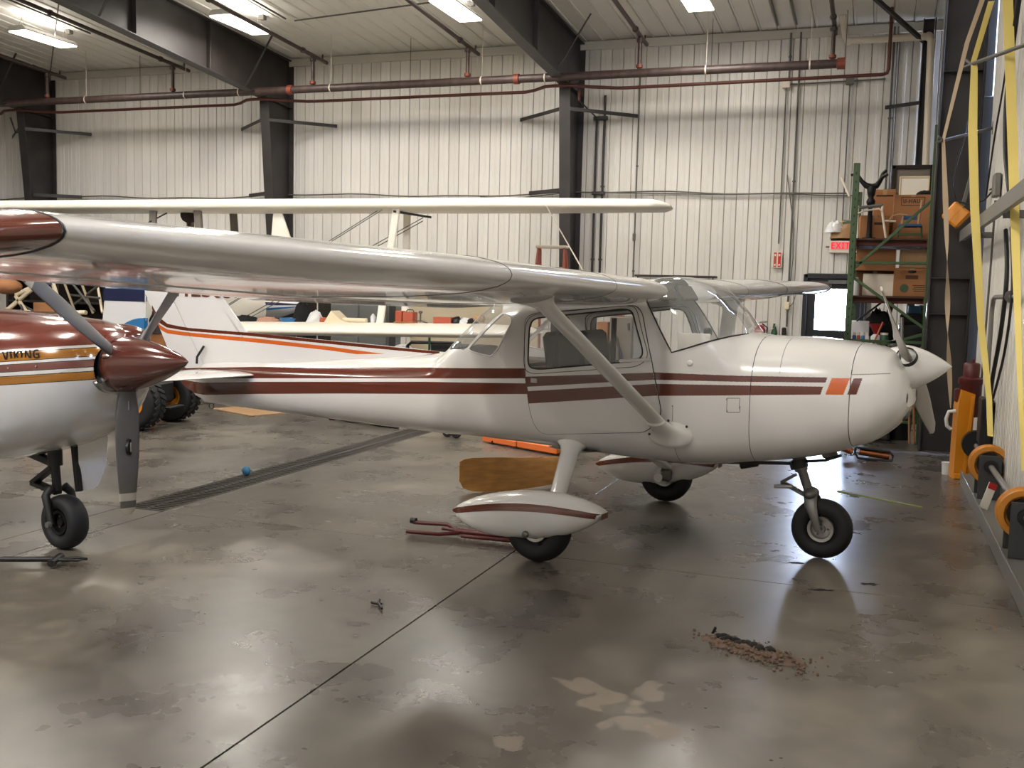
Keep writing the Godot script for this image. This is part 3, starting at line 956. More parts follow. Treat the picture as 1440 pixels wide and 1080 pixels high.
func band(im: Image, up: Array, dn: Array, c: Color) -> void:
	var pts := up.duplicate()
	var d2 := dn.duplicate()
	d2.reverse()
	pts.append_array(d2)
	fill(im, pts, c)

func V(a: float, b: float) -> Vector2:
	return Vector2(a, b)

func trainer_paint() -> void:
	var im := Image.create_empty(PX, PY, false, Image.FORMAT_RGB8)
	im.fill(Color(0.82, 0.815, 0.80))
	var br := Color(0.34, 0.14, 0.075)
	var og := Color(0.76, 0.36, 0.13)
	var wh := Color(0.82, 0.815, 0.80)
	# tailcone to door
	band(im, [V(-4.62, 1.05), V(-4.45, .965), V(-4.25, .905), V(-4.0, .925), V(-3.319, .975), V(-2.308, 1.037), V(-1.388, 1.095), V(-.461, 1.153)], [V(-4.62, 1.0), V(-4.45, .87), V(-4.3, .83), V(-4.0, .832), V(-3.276, .882), V(-2.263, .954), V(-1.358, 1.019), V(-.459, 1.084)], br)
	band(im, [V(-4.5, .82), V(-4.3, .79), V(-4.0, .79), V(-3.272, .852), V(-2.256, .926), V(-1.353, .994), V(-.446, 1.05)], [V(-4.5, .75), V(-4.3, .685), V(-4.0, .68), V(-3.274, .747), V(-2.25, .833), V(-1.346, .904), V(-.427, .977)], br)
	# door
	fill(im, [V(-.4632, 1.30), V(.40, 1.30), V(.497, 1.0), V(.51, .85), V(-.41, .85)], wh)
	band(im, [V(-.464, 1.095), V(.484, 1.182)], [V(-.450, 1.026), V(.492, 1.137)], br)
	band(im, [V(-.443, .996), V(.498, 1.110)], [V(-.429, .911), V(.52, 1.036)], br)
	# nose
	band(im, [V(.486, 1.184), V(1.032, 1.192), V(1.557, 1.212)], [V(.494, 1.137), V(1.036, 1.155), V(1.548, 1.181)], br)
	band(im, [V(.500, 1.111), V(1.037, 1.133), V(1.537, 1.156)], [V(.52, 1.034), V(1.041, 1.071), V(1.524, 1.107)], br)
	fill(im, [V(1.583, 1.210), V(1.685, 1.214), V(1.655, 1.114), V(1.553, 1.109)], og)
	fill(im, [V(1.706, 1.215), V(1.755, 1.218), V(1.729, 1.120), V(1.678, 1.117)], br)
	# fin
	band(im, [V(-4.70, 1.47), V(-4.60, 1.36), V(-4.49, 1.302), V(-4.26, 1.276), V(-3.521, 1.262), V(-2.309, 1.222), V(-1.5, 1.196)], [V(-4.72, 1.40), V(-4.62, 1.315), V(-4.5, 1.268), V(-4.26, 1.247), V(-3.521, 1.235), V(-2.3, 1.196), V(-1.5, 1.175)], br)
	band(im, [V(-4.68, 1.365), V(-4.6, 1.29), V(-4.49, 1.25), V(-4.26, 1.234), V(-3.4, 1.215), V(-2.6, 1.185), V(-2.02, 1.152)], [V(-4.7, 1.31), V(-4.6, 1.245), V(-4.49, 1.213), V(-4.26, 1.20), V(-3.4, 1.18), V(-2.6, 1.153), V(-2.3, 1.135)], og)
	# panel outlines: thin grey lines
	var ln := Color(0.45, 0.44, 0.42)
	for e in [[V(1.272, 1.43), V(1.272, 1.22)], [V(1.106, 1.43), V(1.106, 1.22)], [V(.963, 1.048), V(1.042, 1.053)], [V(1.046, .964), V(.967, .959)], [V(.963, 1.048), V(.967, .959)], [V(1.042, 1.053), V(1.046, .964)], [V(1.69, 1.236), V(1.9, 1.252)], [V(.62, .98), V(.63, .60)]]:
		var d: Vector2 = (e[1] - e[0]).orthogonal().normalized() * 0.0022
		fill(im, [e[0] + d, e[1] + d, e[1] - d, e[0] - d], ln)
	var m := glossy("trainer paint", Color.WHITE, 0.2)
	m.albedo_texture = ImageTexture.create_from_image(im)
	m.texture_repeat = false

func wing_le(s: float) -> Vector3:
	return Vector3(0.55 - maxf(0.0, s - 2.6) * 0.05, 1.695 + 0.024 * s, s)

func wing_chord(s: float) -> float:
	return 1.63 - maxf(0.0, s - 2.6) * 0.217

const AF := [0.0, .006, .0125, .025, .05, .1, .15, .2, .3, .4, .5, .6, .7, .8, .9, 1.0]
const AU := [0.0, .0148, .0215, .0299, .0413, .0563, .0661, .0726, .0788, .078, .0724, .0636, .0518, .0375, .0208, .0013]
const AL := [0.0, -.012, -.0165, -.0227, -.0301, -.0375, -.041, -.0423, -.0412, -.038, -.0334, -.0276, -.0214, -.015, -.0082, -.0013]

func foil(f: float, upper: bool) -> float:
	var t: Array = AU if upper else AL
	for i in AF.size() - 1:
		if f <= AF[i + 1]:
			return lerpf(t[i], t[i + 1], (f - AF[i]) / (AF[i + 1] - AF[i]))
	return 0.0

func wing_pt(s: float, f: float, g: float, side: float, droop := 0.0) -> Vector3:
	var th := deg_to_rad(4.8)
	var le := wing_le(s); var c := wing_chord(s)
	var ff := f; var gg := g
	if droop != 0.0 and f > 0.74:
		gg -= (f - 0.74) * droop
	return Vector3(le.x + c * (-ff * cos(th) - gg * sin(th)), le.y + c * (-ff * sin(th) + gg * cos(th)), side * s)

func wing_ring(s: float, f0: float, f1: float, side: float, droop := 0.0) -> Array:
	var ring := []
	var fs := []
	for f in AF:
		if f > f0 + 0.003 and f < f1 - 0.003: fs.append(f)
	fs.append(f1)
	if f0 > 0: fs.push_front(f0)
	else: fs.push_front(0.0)
	for i in range(fs.size() - 1, -1, -1): ring.append(wing_pt(s, fs[i], foil(fs[i], true), side, droop))
	for i in range(1 if f0 == 0.0 else 0, fs.size()): ring.append(wing_pt(s, fs[i], foil(fs[i], false), side, droop))
	return ring

func wing_piece(f0: float, f1: float, s0: float, s1: float, side: float, n := 8, droop := 0.0) -> B:
	var rings := []
	for i in n + 1: rings.append(wing_ring(lerpf(s0, s1, float(i) / n), f0, f1, side, droop))
	return B.new().loft(rings)

func wheel(parent: Node3D, c: Vector3, r: float, w: float, rim: float, hub_m := "silver") -> void:
	var t := Transform3D(Basis(Vector3.RIGHT, PI / 2), c)
	var prof := []
	var rm := (r + rim) / 2; var rh := (r - rim) / 2
	for i in 15:
		var a := PI * (-0.92 + 1.84 * i / 14.0)
		prof.append(Vector2(rm + rh * cos(a) * (1.0 if absf(a) < 1.6 else 1.0), w / 2 * sin(a) * (1.0 + 0.15 * absf(cos(a)))))
	part(parent, "tire", B.new().lathe(prof, t, 32, 0.3), "rubber")
	var hub := part(parent, "wheel_hub", B.new().lathe([Vector2(0, -w * .28), Vector2(rim * .3, -w * .28), Vector2(rim * .36, -w * .16), Vector2(rim * .72, -w * .14), Vector2(rim * .8, -w * .36), Vector2(rim * 1.02, -w * .38), Vector2(rim * 1.05, -w * .3), Vector2(rim * 1.05, w * .3), Vector2(rim * 1.02, w * .38), Vector2(rim * .8, w * .36), Vector2(rim * .72, w * .14), Vector2(rim * .36, w * .16), Vector2(rim * .3, w * .28), Vector2(0, w * .28)], t, 24), hub_m)
	var bolts := B.new()
	for s in [-1, 1]:
		for k in 3:
			bolts.ball(c + Vector3(cos(k * TAU / 3) * rim * .52, sin(k * TAU / 3) * rim * .52, s * w * .17), Vector3(0.008, 0.008, 0.006), 6, 4)
	part(hub, "bolts", bolts, "dull metal").set_meta("kind", "stuff")

func prop_blade(L: float, chord: float, root: float, ta := 0.0, tb := 1.0) -> B:
	# along +y, leading edge towards +z, disc normal +x
	var rings := []
	var n := 16 if tb - ta > 0.5 else 5
	for i in n + 1:
		var t := lerpf(ta, tb, float(i) / n)
		var r := root + (L - root) * t
		var c := lerpf(root * 1.6, chord, smoothstep(0.0, 0.35, t)) * (1.0 - 0.30 * smoothstep(0.5, 1.0, t))
		if t > 0.94: c *= sqrt(maxf(0.12, 1.0 - pow((t - 0.94) / 0.06, 2)))
		var th := lerpf(root * 1.1, 0.012, smoothstep(0.0, 0.45, t))
		var tw := deg_to_rad(lerpf(52, 17, pow(t, 0.7)))
		var ring := []
		for k in 14:
			var a := TAU * k / 14
			var q := Vector2(cos(a) * c / 2, sin(a) * th / 2)
			ring.append(Vector3(q.x * sin(tw) + q.y * cos(tw), r, q.x * cos(tw) - q.y * sin(tw)))
		rings.append(ring)
	return B.new().loft(rings)

func placed(b: B, t: Transform3D) -> B:
	for i in b.v.size():
		b.v[i] = t * b.v[i]
		b.n[i] = (t.basis * b.n[i]).normalized()
	return b

func trainer() -> void:
	trainer_paint()
	var o := thing("trainer_airplane", "white high-wing airplane with brown side stripes parked in the middle of the floor", "airplane", PLANE_AT, -PLANE_YAW)
	var h := PI / 2
	var rear := rounded([V(-.758, 1.215), V(-.70, 1.27), V(-.603, 1.46), V(-.61, 1.50), V(-.69, 1.53), V(-.97, 1.262), V(-.95, 1.245)], 0.03)
	var dwin := rounded([V(-.44, 1.165), V(-.36, 1.152), V(.37, 1.25), V(.415, 1.30), V(.315, 1.568), V(.26, 1.585), V(-.41, 1.50), V(-.445, 1.46)], 0.05)
	var door := rounded([V(-.491, 1.50), V(-.458, 1.104), V(-.429, .913), V(-.39, .76), V(-.34, .70), V(.45, .79), V(.553, .915), V(.467, 1.268), V(.385, 1.56), V(.33, 1.612), V(-.42, 1.535)], 0.05)
	var ws := PackedVector2Array()
	for p in [V(.60, 1.318), V(.70, 1.352), V(.80, 1.388), V(.88, 1.415), V(.94, 1.434), V(.98, 1.443)]: ws.append(Vector2(p.x, hull_a(p.x, p.y)))
	ws.append(Vector2(1.005, h)); ws.append(Vector2(.40, h))
	ws.append(Vector2(.385, hull_a(.385, 1.76)))
	for p in [V(.385, 1.66), V(.44, 1.58), V(.52, 1.45)]: ws.append(Vector2(p.x, hull_a(p.x, p.y)))
	var rw := PackedVector2Array()
	rw.append(Vector2(-1.34, h))
	for p in [V(-1.28, 1.24), V(-1.18, 1.24), V(-1.02, 1.25), V(-.985, 1.27), V(-.71, 1.53), V(-.72, 1.58)]: rw.append(Vector2(p.x, hull_a(p.x, p.y)))
	rw.append(Vector2(-.80, h))
	var rear_h := on_hull(rear); var door_h := on_hull(door); var dwin_h := on_hull(dwin)
	# shell
	var body := B.new()
	hull_patch(body, PackedVector2Array([V(-4.15, -h), V(1.103, -h), V(1.103, h), V(-4.15, h)]), [ws, rw, rear_h, door_h], [1.0, -1.0])
	body.uvs(paint_uv)
	var shell := part(o, "fuselage", body, "trainer paint")
	var fl := B.new()
	hull_patch(fl, PackedVector2Array([V(1.107, -h), V(1.688, -h), V(1.688, h), V(1.107, h)]), [], [1.0, -1.0], 0.0015)
	part(o, "engine_cowling", fl.uvs(paint_uv), "trainer paint")
	var nb := B.new()
	hull_patch(nb, PackedVector2Array([V(1.692, -h), V(1.985, -h), V(1.985, h), V(1.692, h)]), [], [1.0, -1.0], 0.002, 0.02, 0.13)
	var cap := []
	for i in 24: cap.append(hull_pt(1.985, -h + PI * i / 24.0))
	for i in 24:
		var q := hull_pt(1.985, h - PI * i / 24.0)
		cap.append(Vector3(q.x, q.y, -q.z))
	nb.flat(cap, Vector3.RIGHT)
	var bowl := part(o, "nose_bowl", nb.uvs(paint_uv), "trainer paint")
	for s in [-1.0, 1.0]:
		part(bowl, "air_intake", B.new().ball(Vector3(1.962, 1.10, s * 0.20), Vector3(0.028, 0.06, 0.07), 14, 8), "black")
	part(bowl, "air_intake", B.new().ball(Vector3(1.935, 0.985, 0), Vector3(0.045, 0.045, 0.14), 14, 8), "black")
	# dark firewall and inside of the joints
	var fwl := []
	for x in [1.09, 1.12]:
		var ring := []
		for i in 24: ring.append(hull_pt(x, -h + PI * i / 24.0) * Vector3(1, 1, .985))
		for i in 24: ring.append(hull_pt(x, h - PI * i / 24.0) * Vector3(1, 1, -.985))
		fwl.append(ring)
	part(shell, "firewall", B.new().loft(fwl), "dark interior")
	# doors and glass
	for s in [1.0, -1.0]:
		var db := B.new()
		hull_patch(db, on_hull(door.map(func(p): return V(.02, 1.1) + (p - V(.02, 1.1)) * 0.994)), [dwin_h], [s], 0.004)
		var d := part(o, "cabin_door", db.uvs(paint_uv), "trainer paint")
		var gb := B.new()
		hull_patch(gb, dwin_h, [], [s], 0.0)
		part(d, "door_window", gb, "clear plastic")
		var sb := B.new()
		hull_line(sb, dwin, s, 0.006, 0.002)
		hull_line(sb, rounded([V(-.478, 1.475), V(-.472, 1.15), V(-.41, 1.117), V(.38, 1.215), V(.452, 1.28), V(.34, 1.595), V(.27, 1.608), V(-.43, 1.525)], 0.06), s, 0.0022, 0.0045)
		part(d, "window_seal", sb, "seam")
		var gap := B.new()
		hull_line(gap, door, s, 0.0035, -0.001)
		part(d, "door_gap", gap, "seam")
		part(d, "door_latch", B.new().box(Vector3(-.385, 1.075, s * (hull_z(-.385, 1.075) + .008)), Vector3(.05, .034, .012)), "silver")
		part(d, "door_hinge", B.new().bar(Vector3(.25, 1.245, s * (hull_z(.25, 1.245) + .008)), Vector3(.46, 1.265, s * (hull_z(.46, 1.265) + .01)), .03, .022, .008), "white paint")
		part(d, "door_hinge", B.new().bar(Vector3(.50, .845, s * (hull_z(.5, .845) + .008)), Vector3(.57, .835, s * (hull_z(.57, .835) + .01)), .02, .02, .006), "white paint")
		part(d, "door_curtain", B.new().box(Vector3(-.235, 1.32, s * (hull_z(-.235, 1.32) - .05)), Vector3(.035, .36, .03)), "seat cloth")
		var qb := B.new()
		hull_patch(qb, rear_h, [], [s], 0.0)
		part(o, "quarter_window", qb, "clear plastic")
		var qs := B.new()
		hull_line(qs, rear, s, 0.005, 0.001)
		part(o, "window_seal", qs, "white paint")
	var wb := B.new()
	hull_patch(wb, ws, [], [1.0, -1.0], 0.003, 0.05, 0.12)
	part(o, "windshield", wb, "clear plastic")
	var wsl := B.new()
	for s in [1.0, -1.0]:
		wsl = B.new()
		hull_line(wsl, [V(.385, 1.66), V(.44, 1.58), V(.52, 1.45), V(.60, 1.318), V(.70, 1.352), V(.80, 1.388), V(.88, 1.415), V(.94, 1.434), V(.98, 1.443), V(1.0, 1.45)], s, 0.005, 0.003, false)
		part(o, "windshield_seal", wsl, "seam")
	var rb := B.new()
	hull_patch(rb, rw, [], [1.0, -1.0], 0.0, 0.05, 0.12)
	part(o, "rear_window", rb, "clear plastic")
	# wings
	for s in [1.0, -1.0]:
		var w := part(o, "wing", wing_piece(0.0, 0.735, 0.50, 4.84, s, 12), "wing paint")
		part(w, "flap", wing_piece(0.745, 1.0, 0.56, 2.58, s, 4, 0.05), "wing paint")
		part(w, "aileron", wing_piece(0.745, 1.0, 2.61, 4.82, s, 4, 0.03), "wing paint")
		var rings := []
		for e in [[4.855, 1.0], [4.93, .985], [5.0, .93], [5.05, .83], [5.085, .66], [5.10, .45]]:
			var ring := []
			var base := wing_ring(4.855, 0.0, 1.0, s)
			var mid := wing_pt(4.855, .45, .02, s)
			for p in base:
				var d: Vector3 = p - mid
				ring.append(Vector3(mid.x + d.x * (0.35 + 0.65 * e[1]), mid.y + d.y * e[1] - (e[0] - 4.855) * 0.1, s * e[0]))
			rings.append(ring)
		part(w, "wing_tip", B.new().loft(rings), "brown paint", "brown wing tip")
		var sl := []
		for p in wing_ring(4.848, 0.0, 1.0, s): sl.append(p)
		sl.append(sl[0])
		part(w, "tip_seam", B.new().tube(sl, 0.0035, 5, false), "black")
		for q in [2.55, 1.32]:
			var sm := []
			for p in wing_ring(q, 0.0, .735, s): sm.append(p)
			part(w, "skin_seam", B.new().tube(sm, 0.0016, 4, false), "seam")
		# lift strut with fairings at both ends
		var a := Vector3(.58, .80, .50); var c := Vector3(.27, 1.66, 1.78)
		var ax := (c - a).normalized()
		var fw := (Vector3.RIGHT - ax * ax.x).normalized()
		var th := ax.cross(fw)
		var sr := []
		for e in [[-.02, 1.0], [.1, 1.0], [.5, 1.0], [.9, 1.0], [.94, 1.15], [.97, 1.7], [.995, 2.5]]:
			var ring := []
			for k in 16:
				var an := TAU * k / 16
				var q: Vector3 = a.lerp(c, e[0]) + fw * (cos(an) * .062 * e[1] - (e[1] - 1.0) * .02) + th * sin(an) * (.024 + .012 * (e[1] - 1.0))
				ring.append(Vector3(q.x, q.y, q.z * s))
			sr.append(ring)
		var st := part(o, "lift_strut", B.new().loft(sr), "white paint")
		var cuff := []
		for e in [[0.0, .155, .095], [.012, .15, .092], [.022, .135, .082], [.035, .10, .058], [.07, .078, .038], [.13, .068, .03]]:
			var ring := []
			for k in 18:
				var an := TAU * k / 18
				var ctr := Vector3(.60, .79, .475).lerp(a + ax * .14, e[0] / .13)
				var dirn := Vector3(0, 0, 1).lerp(ax, e[0] / .13).normalized()
				var u := (Vector3.RIGHT - dirn * dirn.x).normalized()
				var q: Vector3 = ctr + u * cos(an) * e[1] + dirn.cross(u) * sin(an) * e[2]
				ring.append(Vector3(q.x, q.y, (q.z + .02) * s))
			cuff.append(ring)
		var cf := part(st, "strut_fairing", B.new().loft(cuff), "white paint")
		var sc := B.new()
		for e in [[.72, .85], [.47, .78], [.70, .73], [.60, .88]]: sc.ball(Vector3(e[0], e[1], s * (hull_z(e[0], e[1]) + .012)), Vector3(.009, .009, .006), 8, 5)
		part(cf, "screws", sc, "seam").set_meta("kind", "stuff")
		# main gear leg, wheel and spat
		var leg := []
		for e in [[.0, .10], [.06, .07], [.15, .058], [.5, .052], [.97, .046]]:
			var p := Vector3(-.14, .64, .40).lerp(Vector3(.04, .29, 1.04), e[0])
			var ring := []
			for k in 14:
				var an := TAU * k / 14
				ring.append(Vector3(p.x + cos(an) * e[1] * 1.15, p.y + sin(an) * e[1] * .62 * .7, (p.z + sin(an) * e[1] * .62) * s))
			leg.append(ring)
		var lg := part(o, "landing_gear_leg", B.new().loft(leg), "white paint")
		var fr := []
		for e in [[0.0, .2], [.04, .13], [.08, .075]]:
			var p := Vector3(-.12, .60, .40).lerp(Vector3(.06, .42, 1.06), e[0])
			var ring := []
			for k in 16: ring.append(Vector3(p.x + cos(TAU * k / 16) * e[1], p.y + .01, (p.z + sin(TAU * k / 16) * e[1] * .45) * s))
			fr.append(ring)
		part(lg, "leg_fairing", B.new().loft(fr), "white paint")
		var mw := Node3D.new()
		mw.name = "main_wheel"
		o.add_child(mw, true)
		wheel(mw, Vector3(-.01, .222, s * 1.125), .222, .155, .088)
		part(mw, "brake_disc", B.new().lathe([Vector2(.0, -.012), Vector2(.065, -.012), Vector2(.065, .012), Vector2(.0, .012)], Transform3D(Basis(Vector3.RIGHT, PI / 2), Vector3(-.01, .222, s * 1.0)), 22), "silver")
		part(mw, "brake_caliper", B.new().box(Vector3(.04, .245, s * .985), Vector3(.09, .10, .06), .015), "dull metal")
		part(mw, "axle_flange", B.new().lathe([Vector2(.0, -.03), Vector2(.032, -.03), Vector2(.036, .03), Vector2(.0, .03)], Transform3D(Basis(Vector3.RIGHT, PI / 2), Vector3(-.01, .222, s * .97)), 16), "white paint")
		spat(o, s)
	tail(o)
	nose(o)
	cabin(o)
	var ant := B.new().tube([Vector3(-.25, 1.82, .05), Vector3(-.55, 2.30, .10)], [.006, .003], 6)
	part(o, "whip_antenna", ant, "pvc")
	var tie := B.new().tube([Vector3(-3.98, .61, 0), Vector3(-3.99, .57, 0), Vector3(-3.96, .545, 0), Vector3(-3.93, .57, 0), Vector3(-3.94, .61, 0)], .006, 6)
	part(o, "tie_down_ring", tie, "dull metal")
	part(o, "air_scoop", B.new().ball(Vector3(.72, 1.255, hull_z(.72, 1.255)), Vector3(.022, .02, .009), 10, 6), "white paint")

func spat(o: Node3D, s: float) -> void:
	# boat-shaped wheel fairing, open below, with a brown band
	var cx := -.105; var L := 1.09; var z0 := 1.13
	var bodyb := B.new()
	var sec := func(t: float, a: float) -> Vector3:
		# t 0 tail .. 1 nose
		var x := cx - L / 2 + L * t
		var k := pow(maxf(0.0, 4.0 * t * (1.0 - t)), 0.55)
		var up := .135 * pow(maxf(0.0, 1.0 - pow(absf(t * 2 - 1.02), 2.2)), .75)
		var dn := .165 * pow(maxf(0.0, 1.0 - pow(absf(t * 2 - 1.0), 2.4)), .75)
		var w := .135 * pow(maxf(0.0, 1.0 - pow(absf(t * 2 - 1.08), 2.4)), .6)
		var yc := .247 + .11 * t
		var sn := sin(a); var cs := cos(a)
		return Vector3(x, yc + (up if sn > 0 else dn) * signf(sn) * pow(absf(sn), .85), s * (z0 + w * signf(cs) * pow(absf(cs), .8)))
	var nt := 30; var na := 28
	var cut := func(p: Vector3) -> Vector3: return Vector3(p.x, maxf(p.y, .115 + .05 * (p.x + .105)), p.z)
	var ringsets := []
	for i in nt + 1:
		var t := clampf(float(i) / nt, .006, .997)
		var ring := []
		for j in na: ring.append(cut.call(sec.call(t, TAU * j / na)))
		ringsets.append(ring)
	bodyb.loft(ringsets)
	var sp := part(o, "wheel_fairing", bodyb, "white paint")
	# painted band: a skin just proud of the fairing
	for side in [1.0, -1.0]:
		var bb := B.new()
		var rows := []
		for i in nt + 1:
			var t := clampf(float(i) / nt, .006, .997)
			var ring := []
			for j in 4:
				var p0: Vector3 = sec.call(t, 0.0)
				var rise := .062 * (1.0 - pow(absf(t * 2 - 1.0), 2.0))
				var y := lerpf(-.022, .024, j / 3.0) * lerpf(.75, 1.05, 1.0 - absf(t * 2 - 1)) + rise - .012
				# angle that gives that height
				var up := .135 * pow(maxf(0.0, 1.0 - pow(absf(t * 2 - 1.02), 2.2)), .75)
				var dn := .165 * pow(maxf(0.0, 1.0 - pow(absf(t * 2 - 1.0), 2.4)), .75)
				var q := clampf(absf(y) / maxf(up if y > 0 else dn, 1e-4), 0, .98)
				var a := signf(y) * asin(pow(q, 1.0 / .85))
				var p: Vector3 = sec.call(t, a if side > 0 else PI - a)
				var out := Vector3(0, sin(a) * .6, (s * side) * cos(a)).normalized()
				ring.append(p + out * .0025)
			rows.append(ring)
		bb.loft(rows, false)
		part(sp, "brown_band", bb, "brown paint", "brown band along the wheel fairing")
	var nb := B.new()
	for z in 6:
		var q := []
		for e in [[z, -.022], [z + 1, -.022], [z + 1, .022], [z, .022]]:
			var w := .135 * pow(maxf(0.0, 1.0 - pow(absf(.997 * 2 - 1.08), 2.4)), .6)
			var zz := lerpf(-w, w, e[0] / 6.0)
			q.append(Vector3(cx - L / 2 + L * .997 + .0025, .247 + .11 * .997 + e[1] * .8 - .012, s * (z0 + zz)))
		nb.flat(q, Vector3.RIGHT)
	part(sp, "brown_band", nb, "brown paint", "brown band across the fairing's nose")
	part(sp, "inspection_cap", B.new().lathe([Vector2(0, .012), Vector2(.012, .012), Vector2(.02, .006), Vector2(.022, -.01)], Transform3D(Basis(Vector3.RIGHT, PI / 2 * s), Vector3(-.035, .190, s * (z0 + .125))), 14), "dull metal")

func plate(poly: Array, th: float, z: float, taper := 1.0) -> B:
	# a flat flying surface standing in the x-y plane with rounded edges
	var b := B.new()
	b.prism(poly, Transform3D(Basis(), Vector3(0, 0, z)), th)
	return b

func tail(o: Node3D) -> void:
	# fin with dorsal fillet: thickness falls from root to top
	var finp := [V(-4.02, .92), V(-3.2, .98), V(-1.40, 1.19), V(-1.75, 1.207), V(-3.53, 1.262), V(-3.811, 1.557), V(-4.42, 2.19), V(-4.87, 2.2), V(-4.45, 1.56), V(-4.12, 1.06)]
	part(o, "fin", solid_fin(finp, .06).uvs(paint_uv), "trainer paint")
	var rud := [V(-4.13, 1.06), V(-4.46, 1.56), V(-4.88, 2.2), V(-5.12, 2.18), V(-4.77, 1.53), V(-4.52, 1.1), V(-4.40, .84), V(-4.30, .74), V(-4.12, .66), V(-4.02, .64), V(-4.04, .92)]
	part(o, "rudder", solid_fin(rud, .05).uvs(paint_uv), "trainer paint")
	for s in [1.0, -1.0]:
		var rings := []
		for e in [[.03, -3.30, .80], [.7, -3.38, .72], [1.42, -3.47, .63], [1.5, -3.50, .56], [1.53, -3.55, .42]]:
			var ring := []
			for i in AF.size(): ring.append(Vector3(e[1] - e[2] * AF[AF.size() - 1 - i], .905 + .55 * e[2] * (AU[AF.size() - 1 - i] - .25 * AL[0]) * .62, s * e[0]))
			for i in range(1, AF.size()): ring.append(Vector3(e[1] - e[2] * AF[i], .905 - .55 * e[2] * AU[i] * .62, s * e[0]))
			rings.append(ring)
		part(o, "tailplane", B.new().loft(rings), "white paint")
	var gl := B.new()
	gl.tube([Vector3(-4.0, 1.12, .05), Vector3(-4.06, 1.02, .075), Vector3(-4.07, .96, .07)], .011, 6)
	part(o, "rudder_cable_guard", gl, "black")
	for s in [1.0, -1.0]:
		var tx := lettering(o, "registration_letters", "N12305", .17, "brown paint", Transform3D(Basis(Vector3.UP, 0 if s > 0 else PI), Vector3(-4.08, 1.64, s * .034)), "Droid Sans", 700)

func solid_fin(poly: Array, th: float) -> B:
	# lens-like thickness: full inside, thin at the outline
	var b := B.new()
	var pk := PackedVector2Array(poly)
	var inner := Geometry2D.offset_polygon(pk, -.05)
	var core: PackedVector2Array = inner[0] if inner.size() else pk
	for s in [-1.0, 1.0]:
		var ix := Geometry2D.triangulate_polygon(core)
		for i in range(0, ix.size(), 3):
			var q := []
			for k in 3: q.append(Vector3(core[ix[i + k]].x, core[ix[i + k]].y, s * th / 2))
			b.tri(q[0], q[1], q[2], Vector3(0, 0, s), Vector3(0, 0, s), Vector3(0, 0, s))
		# rim: the ring between outline and core, triangulated as clipped pieces
		for i in pk.size():
			var a := pk[i]; var c := pk[(i + 1) % pk.size()]
			var ca := near(core, a); var cc := near(core, c)
			var e: float = s * .008
			var out := Vector3((c - a).orthogonal().normalized().x * .0, 0, s)
			b.tri(Vector3(a.x, a.y, e), Vector3(c.x, c.y, e), Vector3(cc.x, cc.y, s * th / 2), out, out, out)
			b.tri(Vector3(a.x, a.y, e), Vector3(cc.x, cc.y, s * th / 2), Vector3(ca.x, ca.y, s * th / 2), out, out, out)
	for i in pk.size():
		var a := pk[i]; var c := pk[(i + 1) % pk.size()]
		var nn := (c - a).orthogonal().normalized()
		b.flat([Vector3(a.x, a.y, -.008), Vector3(c.x, c.y, -.008), Vector3(c.x, c.y, .008), Vector3(a.x, a.y, .008)], Vector3(nn.x, nn.y, 0))
	return b

func near(poly: PackedVector2Array, p: Vector2) -> Vector2:
	var best := poly[0]
	for q in poly:
		if q.distance_squared_to(p) < best.distance_squared_to(p): best = q
	return best

